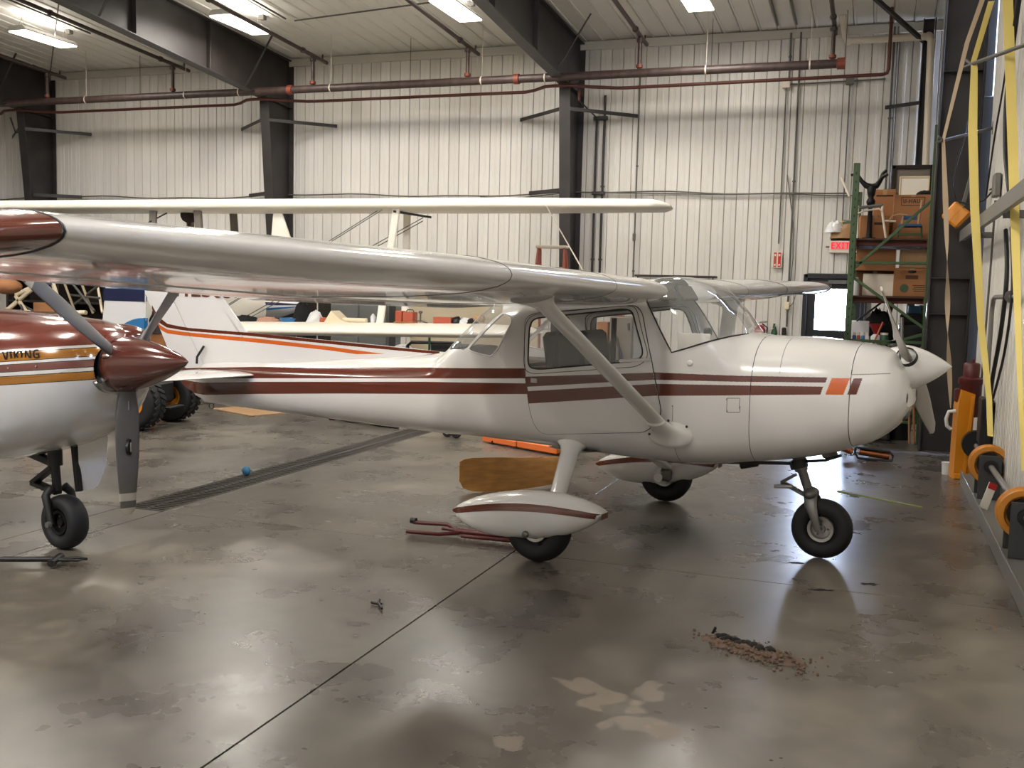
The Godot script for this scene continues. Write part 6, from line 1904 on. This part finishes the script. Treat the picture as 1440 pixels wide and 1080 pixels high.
	single("black_bag", cloth_heap(.19, .36, .15, 21), "black cloth", "black bag slung over the lower shelf above the red funnel", "bag", Vector3(.05, y + .06, -13.35))
	single("bag_pole", B.new().tube([Vector3(-.20, 1.43, -13.15), Vector3(.13, 1.71, -13.2)], .012, 8), "black", "black pole slanting over the black bag", "pole")
	var fn := thing("red_funnel", "red plastic funnel among the spray cans on the lower shelf", "funnel", Vector3(.03, y, -13.02))
	part(fn, "cone", B.new().lathe([Vector2(.02, .15), Vector2(.085, .27), Vector2(.095, .275), Vector2(.08, .27), Vector2(.015, .15)], Transform3D(), 18), "red")
	part(fn, "jar", B.new().lathe([Vector2(0, 0), Vector2(.06, 0), Vector2(.06, .12), Vector2(.03, .15), Vector2(0, .15)], Transform3D(), 14), "plastic white")
	var cans := [[-.27, "plastic white", "white-capped spray can nearest the rack's left upright"], [-.215, "blue", "blue spray can second from the left upright"], [-.165, "ladder orange", "orange spray can between two blue cans"], [-.115, "sky blue", "light-blue spray can right of the orange can"], [-.065, "plastic white", "white spray can left of the red funnel"]]
	for c in cans:
		var t := thing("spray_can", c[2], "spray can", Vector3(c[0], y, -12.98), 0, "spray cans on the lower shelf")
		part(t, "can", B.new().lathe([Vector2(0, 0), Vector2(.022, 0), Vector2(.022, .12), Vector2(.012, .135), Vector2(0, .135)], Transform3D(), 12), c[1])
		part(t, "cap", B.new().lathe([Vector2(.014, .13), Vector2(.014, .165), Vector2(0, .165)], Transform3D(), 10), "sign white")
	var jr := thing("green_jar", "dark green lidded jar right of the red funnel", "jar", Vector3(.125, y, -12.99))
	part(jr, "glass", B.new().lathe([Vector2(0, 0), Vector2(.05, 0), Vector2(.05, .13), Vector2(.04, .145), Vector2(0, .145)], Transform3D(), 14), "green")
	part(jr, "lid", B.new().lathe([Vector2(.045, .145), Vector2(.045, .17), Vector2(0, .17)], Transform3D(), 14), "sign white")
	single("wooden_stick", B.new().tube([Vector3(.0, y + .01, -12.93), Vector3(.10, y + .30, -12.94)], .012, 6), "ladder orange", "orange-brown stick leaning on the green jar", "stick")
	single("glass_bulb", B.new().ball(Vector3(0, .045, 0), Vector3(.045, .045, .045)), "plastic white", "round white bulb on the lower shelf behind the propeller", "bulb", Vector3(.23, y, -12.98))
	single("silver_tube", B.new().tube([Vector3(0, 0, 0), Vector3(-.02, .36, -.02)], .022, 10), "silver", "upright silver tube on the lower shelf behind the propeller blade", "tube", Vector3(.33, y, -12.99))
	single("wood_plank", B.new().bar(Vector3(.10, y + .005, -13.6), Vector3(.20, y + .56, -13.55), .10, .03), "wood", "brown plank leaning at the back of the lower shelf", "plank")
	single("dark_toolbox", B.new().box(Vector3(0, .14, 0), Vector3(.26, .28, .3), .012), "black", "black tool chest at the right end of the lower shelf", "tool chest", Vector3(.42, y, -13.4))
	single("grey_toolbox", B.new().box(Vector3(0, .06, 0), Vector3(.24, .12, .25), .02), "seat cloth", "dark plum case stacked on the black tool chest", "case", Vector3(.42, y + .281, -13.4))
	single("blue_box", B.new().box(Vector3(0, .05, 0), Vector3(.15, .10, .12), .008), "ball blue", "pale blue carton on top of the plum case", "carton", Vector3(.46, y + .402, -13.4))
	# floor level
	single("black_bin", B.new().lathe([Vector2(0, 0), Vector2(.13, 0), Vector2(.16, .42), Vector2(.17, .43), Vector2(.15, .43), Vector2(.12, .02)], Transform3D(), 20), "black", "black bin on the floor under the rack", "bin", Vector3(.36, 0, -13.25))
	single("grey_tub", B.new().box(Vector3(0, .14, 0), Vector3(.34, .28, .26), .03), "grey dark", "dark grey tub on the floor beside the black bin", "tub", Vector3(.08, 0, -13.05))
	for e in [[.47, .52, "leaning stick with a pale foot beside the jamb column"], [.52, .50, "second leaning stick closer to the jamb column"]]:
		single("floor_stick", B.new().tube([Vector3(e[0], .02, -12.75), Vector3(e[0] - .03, .55, -12.8)], .014, 7), "wood", e[2], "stick")

# ---------------------------------------------------------------- hoist gear of the bi-fold door
func door_gear() -> void:
	# steel sill with drums on a shaft
	var g := thing("lift_shaft", "steel sill with yellow strap drums on a grey shaft along the bi-fold door", "door hoist")
	part(g, "sill_channel", B.new().box(Vector3(.95, .045, -6.6), Vector3(.20, .09, 7.4), .006), "galvanised dark")
	part(g, "sill_lip", B.new().box(Vector3(.845, .06, -6.6), Vector3(.012, .12, 7.4), .003), "galvanised")
	part(g, "shaft", B.new().tube([Vector3(.96, .36, -10.3), Vector3(.96, .36, -3.2)], .022, 12), "galvanised")
	for z in [-9.15, -7.1, -5.0]:
		var d := part(g, "strap_drum", B.new().lathe([Vector2(.03, -.07), Vector2(.155, -.07), Vector2(.16, -.055), Vector2(.15, -.05), Vector2(.15, .05), Vector2(.16, .055), Vector2(.155, .07), Vector2(.12, .072), Vector2(.115, .03), Vector2(.03, .03)], Transform3D(Basis(Vector3.RIGHT, PI / 2), Vector3(.96, .36, z)), 28), "drum yellow")
		part(d, "drum_core", B.new().lathe([Vector2(0, -.075), Vector2(.10, -.075), Vector2(.10, .075), Vector2(0, .075)], Transform3D(Basis(Vector3.RIGHT, PI / 2), Vector3(.96, .36, z)), 20), "black")
		part(g, "bearing_plate", B.new().box(Vector3(.955, .27, z + .14), Vector3(.17, .36, .014), .004), "grey dark")
		part(g, "bearing_plate", B.new().box(Vector3(.955, .27, z - .14), Vector3(.17, .36, .014), .004), "grey dark")
		part(g, "bearing", B.new().lathe([Vector2(.024, -.01), Vector2(.055, -.01), Vector2(.05, .03), Vector2(.024, .03)], Transform3D(Basis(Vector3.RIGHT, PI / 2), Vector3(.96, .36, z + .15)), 16), "black")
	var tg := thing("warning_tag", "white paper tag with red heading propped on the steel sill", "tag", Vector3(.905, .09, -8.55), .5)
	part(tg, "paper", B.new().box(Vector3(0, .11, 0), Vector3(.075, .21, .004), .001, Basis(Vector3.BACK, -.35)), "paper")
	part(tg, "red_heading", B.new().box(Vector3(.03, .185, .003), Vector3(.07, .05, .003), .001, Basis(Vector3.BACK, -.35)), "sign red")
	# straps: flat webbing, some with twists
	var webs := [
		["broad yellow lift strap over the upper guide arm", "strap yellow", [[.81, 4.3, -9.95, .0, .05], [.70, 3.80, -9.95, .0, .045], [.705, 3.72, -9.9, .2, .055], [.72, 3.2, -9.85, .5, .08], [.77, 2.5, -9.75, .4, .075], [.86, 1.5, -9.5, .2, .055], [.94, .9, -9.3, .6, .05], [.96, .53, -9.15, .9, .06]]],
		["straight yellow lift strap nearest the right edge", "strap yellow", [[.95, 4.6, -10.28, .2, .085], [.95, 2.95, -8.97, .2, .075], [.95, 1.82, -8.11, .7, .06], [.95, 1.05, -7.5, 1.1, .05], [.96, .53, -7.1, 1.2, .06]]],
		["pale twisted strap hanging in front of the jamb column", "strap pale", [[.90, 4.9, -11.5, .1, .05], [.73, 4.29, -11.4, .3, .045], [.565, 3.33, -11.4, .8, .04], [.62, 2.75, -11.4, .3, .055], [.66, 2.3, -11.4, 1.0, .06], [.69, 1.9, -11.4, 2.2, .05], [.705, 1.65, -11.4, 3.4, .05], [.72, 1.4, -11.4, 4.6, .05], [.75, 1.1, -11.4, 5.8, .05], [.78, .8, -11.4, 6.9, .045], [.80, .55, -11.4, 8.0, .045]]]]
	for w in webs:
		var b := B.new()
		var rings := []
		var ps: Array = w[2]
		for i in ps.size() - 1:
			for k in 6:
				var t := k / 6.0
				var p := Vector3(lerpf(ps[i][0], ps[i + 1][0], t), lerpf(ps[i][1], ps[i + 1][1], t), lerpf(ps[i][2], ps[i + 1][2], t))
				var a := lerpf(ps[i][3], ps[i + 1][3], t)
				var wd := lerpf(ps[i][4], ps[i + 1][4], t) / 2
				var s := Vector3(cos(a), 0, sin(a)) * wd
				var n := Vector3(-sin(a), 0, cos(a)) * .0015
				rings.append([p - s + n, p + s + n, p + s - n, p - s - n])
		b.loft(rings)
		single("lift_strap", b, w[1], w[0], "strap", Vector3.ZERO, 0, "door lift straps")
	for e in [[Vector3(1.06, 3.76, -9.2), Vector3(.685, 3.77, -9.95), "upper grey guide arm holding the broad yellow strap"], [Vector3(1.06, 3.52, -11.95), Vector3(.57, 3.33, -11.42), "lower grey guide arm holding the pale twisted strap"]]:
		var a := thing("guide_arm", e[2], "guide arm", Vector3.ZERO, 0, "strap guide arms")
		var d: Vector3 = (e[1] - e[0]).normalized()
		part(a, "arm", B.new().tube([e[0], e[1]], .017, 10), "dull metal")
		part(a, "prong", B.new().tube([e[1], e[1] + d * .06 + Vector3(-.02, .05, 0)], .013, 8), "dull metal")
		part(a, "prong", B.new().tube([e[1], e[1] + d * .08 + Vector3(-.02, -.01, 0)], .013, 8), "dull metal")
		part(a, "wall_plate", B.new().box(e[0] - d * .02, Vector3(.02, .14, .10)), "dull metal")
	# grey channel on brackets with a yellow lamp box
	var c := thing("wall_channel", "long grey steel channel on brackets along the bi-fold door", "channel")
	part(c, "channel", B.new().box(Vector3(.87, 2.41, -8.65), Vector3(.06, .09, 7.3), .006), "galvanised")
	part(c, "channel_web", B.new().box(Vector3(.84, 2.41, -8.65), Vector3(.008, .12, 7.3), .002), "galvanised")
	for z in [-11.2, -8.6, -6.0]: part(c, "bracket", B.new().box(Vector3(.975, 2.36, z), Vector3(.19, .06, .06)), "dull metal")
	var yb := thing("warning_light_box", "yellow-orange warning light box hung tilted at the channel's far end", "light box", Vector3(.77, 2.62, -12.0))
	part(yb, "box", B.new().box(Vector3.ZERO, Vector3(.215, .215, .10), .02, Basis(Vector3.BACK, deg_to_rad(50)) * Basis(Vector3.RIGHT, -.2)), "yellow")
	part(yb, "lid_seam", B.new().box(Vector3(0, 0, .0), Vector3(.217, .006, .104), .001, Basis(Vector3.BACK, deg_to_rad(50)) * Basis(Vector3.RIGHT, -.2)), "drum yellow")
	part(yb, "cord", B.new().tube([Vector3(-.01, .16, .02), Vector3(-.06, .30, .02), Vector3(-.02, .60, .0), Vector3(.03, .78, -.02), Vector3(.05, 1.0, -.05)], .011, 6), "cable")
	part(yb, "cord", B.new().tube([Vector3(.02, .14, .03), Vector3(.12, .11, .05), Vector3(.24, .13, .3), Vector3(.29, .2, .8)], .010, 6), "cable")
	part(yb, "hanger", B.new().bar(Vector3(.06, .10, 0), Vector3(.16, .6, 0), .04, .04), "dull metal")
	var eb := thing("grey_switch_box", "grey electrical box with conduit on the bi-fold door panels", "switch box", Vector3(1.055, 2.80, -10.75))
	part(eb, "box", B.new().box(Vector3(-.03, 0, 0), Vector3(.06, .22, .20), .01), "galvanised")
	part(eb, "lower_conduit", B.new().tube([Vector3(-.03, -.14, .0), Vector3(-.03, -.6, -.02), Vector3(-.03, -2.3, -.2)], .011, 6), "conduit")
	part(eb, "side_conduit", B.new().tube([Vector3(-.03, .0, -.1), Vector3(-.03, .02, -.6)], .010, 6), "conduit")
	var cables := [["thick black cable looping down the bi-fold door", [[1.0, 4.4, -9.6], [1.0, 3.6, -10.1], [1.0, 3.05, -9.95], [1.0, 2.6, -9.4], [1.0, 2.35, -9.0]], .022], ["pair of black cables below the grey channel", [[1.0, 2.3, -9.5], [1.0, 1.9, -9.2], [1.0, 1.45, -9.35], [1.0, 1.0, -9.75], [1.0, .6, -9.9]], .018], ["thinner black cable beside the pair below the channel", [[1.0, 2.3, -9.15], [1.0, 1.8, -8.8], [1.0, 1.3, -9.0], [1.0, .8, -9.7]], .011], ["thin black cable crossing the upper door panels", [[1.02, 4.5, -10.2], [1.02, 3.8, -10.6], [1.02, 3.3, -11.2], [1.02, 2.7, -11.7]], .009], ["upper thin cable forking off at the guide arm", [[1.02, 4.6, -9.9], [1.02, 3.9, -10.4], [1.02, 3.45, -10.15]], .009]]
	for e in cables:
		var pts := []
		var ps: Array = e[1]
		for i in ps.size() - 1:
			for k in 5:
				var t := k / 5.0
				var p0 := Vector3(ps[maxi(i - 1, 0)][0], ps[maxi(i - 1, 0)][1], ps[maxi(i - 1, 0)][2]); var p1 := Vector3(ps[i][0], ps[i][1], ps[i][2])
				var p2 := Vector3(ps[i + 1][0], ps[i + 1][1], ps[i + 1][2]); var q := mini(i + 2, ps.size() - 1); var p3 := Vector3(ps[q][0], ps[q][1], ps[q][2])
				pts.append(p1.cubic_interpolate(p2, p0, p3, t))
		single("door_cable", B.new().tube(pts, e[2], 7), "cable", e[0], "cable")
	var cp := thing("bent_conduit", "grey conduit bending down from the door panel beside the cables", "conduit")
	part(cp, "pipe", B.new().tube([Vector3(1.02, 1.74, -8.6), Vector3(1.0, 1.74, -9.95), Vector3(1.0, 1.72, -10.08), Vector3(1.0, 1.62, -10.15), Vector3(1.0, .55, -10.15)], .02, 8), "galvanised")
	part(cp, "collar", B.new().lathe([Vector2(.02, -.01), Vector2(.05, -.01), Vector2(.05, .01), Vector2(.02, .01)], Transform3D(Basis(Vector3.RIGHT, PI / 2), Vector3(1.01, 1.74, -8.9)), 14), "dull metal")
	# yellow hoist post with a maroon gear motor
	var h := thing("hoist_motor", "yellow steel post with a maroon gear motor standing against the jamb column", "motor", Vector3(.87, 0, -10.6))
	part(h, "post", B.new().prism([V(-.09, .0), V(.02, .0), V(.05, .06), V(.06, .82), V(-.06, .86), V(-.085, .7)], Transform3D(Basis(Vector3.UP, .15), Vector3.ZERO), .20), "yellow")
	part(h, "post_flange", B.new().bar(Vector3(.02, .03, .11), Vector3(.055, .80, .11), .02, .03), "yellow")
	part(h, "foot", B.new().box(Vector3(.05, .03, 0), Vector3(.24, .05, .26), .006), "yellow")
	part(h, "gear_case", B.new().lathe([Vector2(0, .60), Vector2(.095, .60), Vector2(.095, .90), Vector2(.11, .915), Vector2(.11, .965), Vector2(.08, .98), Vector2(0, .98)], Transform3D(Basis(), Vector3(.03, 0, 0)), 22), "maroon")
	part(h, "motor_cap", B.new().lathe([Vector2(0, .98), Vector2(.072, .98), Vector2(.075, 1.10), Vector2(.06, 1.115), Vector2(0, 1.115)], Transform3D(Basis(), Vector3(.035, 0, 0)), 20), "maroon")
	part(h, "top_plug", B.new().lathe([Vector2(0, 1.11), Vector2(.016, 1.11), Vector2(.016, 1.15), Vector2(0, 1.15)], Transform3D(Basis(), Vector3(.045, 0, 0)), 10), "maroon")
	part(h, "side_boss", B.new().box(Vector3(-.075, .80, 0), Vector3(.06, .13, .10), .015), "maroon")
	part(h, "drive_drum", B.new().lathe([Vector2(0, -.05), Vector2(.13, -.05), Vector2(.13, .05), Vector2(0, .05)], Transform3D(Basis(Vector3.RIGHT, PI / 2), Vector3(.10, .36, .2)), 20), "black")
	single("control_box", B.new().box(Vector3(0, 0, 0), Vector3(.10, .42, .30), .01), "black", "black control box beside the yellow motor post", "control box", Vector3(1.0, .62, -10.1))
	single("white_coil", B.new().tube([Vector3(.02, .10, 0), Vector3(-.04, .09, 0), Vector3(-.06, .02, 0), Vector3(-.05, -.05, 0), Vector3(-.01, -.08, 0)], .018, 8), "plastic white", "white curved hose end clipped left of the yellow post", "hose", Vector3(.765, .55, -10.55))
	single("paper_cups", B.new().lathe([Vector2(0, 0), Vector2(.045, 0), Vector2(.055, .12), Vector2(0, .12)], Transform3D(), 14), "plastic white", "white cup on the floor left of the yellow post", "cup", Vector3(.755, .0, -10.75))

# ---------------------------------------------------------------- the brown-nosed tourer at the left
const TOURER := [
	[-5.2, 1.0, 1.2, 1.1, .05, 2.0, 2.0], [-4.2, .85, 1.3, 1.1, .16, 2.4, 2.2], [-3.0, .66, 1.5, 1.1, .36, 2.8, 2.4], [-2.2, .56, 1.62, 1.06, .50, 3.0, 2.6], [-1.3, .50, 1.52, 1.04, .55, 3.0, 2.6],
	[-.7, .51, 1.485, 1.05, .535, 2.9, 2.5], [-.34, .55, 1.475, 1.06, .52, 2.8, 2.4], [-.06, .615, 1.465, 1.08, .49, 2.7, 2.3], [.2, .705, 1.45, 1.10, .43, 2.5, 2.3], [.34, .785, 1.43, 1.12, .37, 2.4, 2.2],
	[.43, .86, 1.405, 1.15, .31, 2.3, 2.1], [.49, .94, 1.37, 1.17, .25, 2.2, 2.0], [.52, 1.01, 1.33, 1.18, .19, 2.0, 2.0]]
const TOURER_AT := Vector3(-4.71, 0, -4.98)

func tourer_uv(p: Vector3) -> Vector2:
	return Vector2((p.x + 5.3) / 6.0, (1.8 - p.y) / 1.4)

func tourer() -> void:
	hull_tab = TOURER
	var im := Image.create_empty(2048, 1434, false, Image.FORMAT_RGB8)
	im.fill(Color(0.74, 0.735, 0.725))
	var br := Color(0.36, 0.16, 0.12)
	var gd := Color(0.56, 0.36, 0.09)
	var dk := Color(0.06, 0.04, 0.03)
	# bands rise towards the nose: y at x = 0 and slope
	var bands := [[1.262, 1.75, br], [1.243, 1.247, dk], [1.196, 1.243, gd], [1.192, 1.196, dk], [1.173, 1.177, dk], [1.135, 1.173, br], [1.131, 1.135, dk], [1.106, 1.110, dk], [1.062, 1.106, gd], [1.058, 1.062, dk]]
	for b in bands:
		for i in 2048:
			var x := -5.3 + i * 6.0 / 2048
			var k := clampf(x, -1.5, .55) * .10
			var y0: float = b[0] + k; var y1: float = b[1] + k
			if b[0] < 1.25 and b[1] < 1.3:
				pass
			var r0 := int(round((1.8 - y1) / 1.4 * 1434)); var r1 := int(round((1.8 - y0) / 1.4 * 1434))
			if r0 < 0: r0 = 0
			if r1 > r0: im.fill_rect(Rect2i(i, r0, 1, r1 - r0), b[2])
	var m := glossy("tourer paint", Color.WHITE, 0.18)
	m.albedo_texture = ImageTexture.create_from_image(im)
	m.texture_repeat = false
	var o := thing("tourer_airplane", "brown, gold and white low-wing airplane nose with a three-blade propeller at the left edge", "airplane", TOURER_AT, -PLANE_YAW)
	var h := PI / 2
	var body := B.new()
	hull_patch(body, PackedVector2Array([V(-5.2, -h), V(-1.02, -h), V(-1.02, h), V(-5.2, h)]), [], [1.0, -1.0], 0.0, .2, .2)
	part(o, "fuselage", body.uvs(tourer_uv), "tourer paint")
	var up := B.new(); var lo := B.new()
	hull_patch(up, PackedVector2Array([V(-1.015, .03), V(.52, .03), V(.52, h), V(-1.015, h)]), [], [1.0, -1.0], 0.0, .05, .1)
	hull_patch(lo, PackedVector2Array([V(-1.015, -h), V(.52, -h), V(.52, .026), V(-1.015, .026)]), [], [1.0, -1.0], 0.0, .05, .1)
	part(o, "upper_cowling", up.uvs(tourer_uv), "tourer paint")
	var lc := part(o, "lower_cowling", lo.uvs(tourer_uv), "tourer paint")
	# raised cheek on the cowling top beside the propeller
	part(o, "cowling_cheek", B.new().ball(Vector3(.33, 1.335, -.17), Vector3(.22, .085, .12), 18, 12), "tourer brown")
	part(o, "nose_opening", B.new().lathe([Vector2(0, 0), Vector2(.158, 0), Vector2(.165, -.02), Vector2(.15, -.06)], Transform3D(Basis(Vector3.BACK, -PI / 2), Vector3(.540, 1.185, 0)), 24), "black")
	var lip := B.new()
	var lp := []
	for i in 13:
		var a := -PI * .06 - PI * .88 * i / 12.0
		lp.append(Vector3(.535 + .03 * sin(a * 1.0), 1.125 + .075 * sin(a), .16 * cos(a)))
	lip.tube(lp, .04, 10)
	part(lc, "chin_intake_lip", lip, "polished lip", "shiny grey lip round the chin intake")
	var rv := B.new()
	for i in 8: rv.ball(Vector3(-.9 + .17 * i, 1.155 + (-.9 + .17 * i) * .10, hull_z(-.9 + .17 * i, 1.155) + .002), Vector3(.006, .006, .004), 6, 4)
	part(lc, "fasteners", rv, "silver").set_meta("kind", "stuff")
	# lettering on the upper gold band
	var tilt := Basis(Vector3.UP, .30) * Basis(Vector3.BACK, .10)
	lettering(o, "nose_lettering", "VIKING", .050, "black", Transform3D(tilt, Vector3(.185, 1.243, hull_z(.205, 1.24) + .008)), "Droid Sans", 700)
	# propeller
	var pr := Node3D.new()
	pr.name = "propeller"
	o.add_child(pr)
	var hub := Vector3(.555, 1.19, 0)
	var along := Basis(Vector3.BACK, deg_to_rad(5.0) - PI / 2)
	var pf := []
	for i in 15:
		var t := i / 14.0
		pf.append(Vector2(.163 * pow(1.0 - pow(t, 1.6), .85), .53 * t))
	pf.push_front(Vector2(.160, -.02)); pf.push_front(Vector2(0, -.02))
	part(pr, "spinner", B.new().lathe(pf, Transform3D(along, hub), 36), "tourer brown")
	for k in 3:
		var a := [PI, deg_to_rad(52.0), deg_to_rad(-40.0)][k] as float
		var t := Transform3D(Basis(Vector3.RIGHT, a), hub + Vector3(.02, 0, 0))
		var bl := part(pr, "propeller_blade", placed(prop_blade(.90, .135, .055, 0.0, .845), t), "prop grey")
		part(pr, "blade_socket", placed(B.new().lathe([Vector2(.070, .10), Vector2(.076, .13), Vector2(.06, .155)], Transform3D(), 20), t), "black")
		for e in [[.845, .90, "tip white"], [.90, .95, "prop grey"], [.95, 1.0, "tip white"]]:
			part(bl, "tip_stripe", placed(prop_blade(.90, .135, .055, e[0], e[1]), t), e[2], "pale stripe near the blade tip" if e[2] == "tip white" else "")
		if k == 0:
			var face := Basis(Vector3.UP, PI / 2 - deg_to_rad(22))
			part(bl, "maker_badge", placed(B.new().lathe([Vector2(0, .014), Vector2(.030, .014), Vector2(.032, 0)], Transform3D(Basis(Vector3.UP, -deg_to_rad(20)) * Basis(Vector3.BACK, -PI / 2), Vector3(.006, .49, 0)).scaled_local(Vector3(1.6, 1, 1)), 18), t), "black", "black oval badge")
			part(bl, "badge_mark", placed(B.new().box(Vector3(.022, .49, .006), Vector3(.004, .055, .012), .001, Basis(Vector3.UP, -deg_to_rad(20))), t), "tip white")
			part(bl, "blade_label", placed(B.new().box(Vector3(.018, .24, 0), Vector3(.004, .055, .026), .001, Basis(Vector3.UP, -deg_to_rad(28))), t), "silver")
	# nose gear, black, with a white door
	var g := Node3D.new()
	g.name = "nose_gear"
	o.add_child(g)
	wheel(g, Vector3(0, .172, 0), .172, .135, .075, "iron")
	part(g, "strut", B.new().tube([Vector3(-.09, .80, 0), Vector3(-.085, .52, 0), Vector3(-.085, .515, 0), Vector3(-.07, .36, 0)], [.045, .045, .028, .028], 14), "black")
	part(g, "drag_brace", B.new().bar(Vector3(-.085, .53, 0), Vector3(-.47, .60, 0), .05, .045), "black")
	part(g, "torque_link", B.new().bar(Vector3(-.10, .51, 0), Vector3(-.30, .385, 0), .06, .03), "black")
	part(g, "torque_link", B.new().bar(Vector3(-.30, .385, 0), Vector3(-.06, .35, 0), .06, .03), "black")
	for s in [1.0, -1.0]:
		part(g, "fork_leg", B.new().tube([Vector3(-.07, .38, s * .05), Vector3(-.06, .34, s * .09), Vector3(0, .17, s * .095)], [.03, .026, .02], 10), "black")
	part(g, "axle_nut", B.new().lathe([Vector2(0, .01), Vector2(.018, .01), Vector2(.022, -.01)], Transform3D(Basis(Vector3.RIGHT, PI / 2), Vector3(0, .172, .12)), 12), "dull metal")
	part(g, "gear_door", B.new().prism(rounded([V(.02, .72), V(.20, .74), V(.185, .50), V(.13, .37), V(.03, .36)], .05), Transform3D(Basis(Vector3.UP, .75), Vector3(.02, 0, -.06)), .02), "white paint", "white nose gear door")
	part(g, "door_rib", B.new().bar(Vector3(.0, .70, -.07), Vector3(.06, .36, -.06), .04, .03), "black")
	# main gear and low wing far back on the hull
	for s in [1.0, -1.0]:
		var mg := Node3D.new()
		mg.name = "main_gear"
		o.add_child(mg, true)
		wheel(mg, Vector3(-3.5, .2, s * 1.35), .2, .16, .085)
		part(mg, "leg", B.new().tube([Vector3(-3.5, .75, s * .2), Vector3(-3.5, .2, s * 1.22)], .04, 10), "white paint")
	hull_tab = HULL

func more() -> void:
	tourer()
	stored_aircraft()
	wing_top_clutter()
	far_clutter()
	floor_things()
	wall_things()
	rack()
	door_gear()
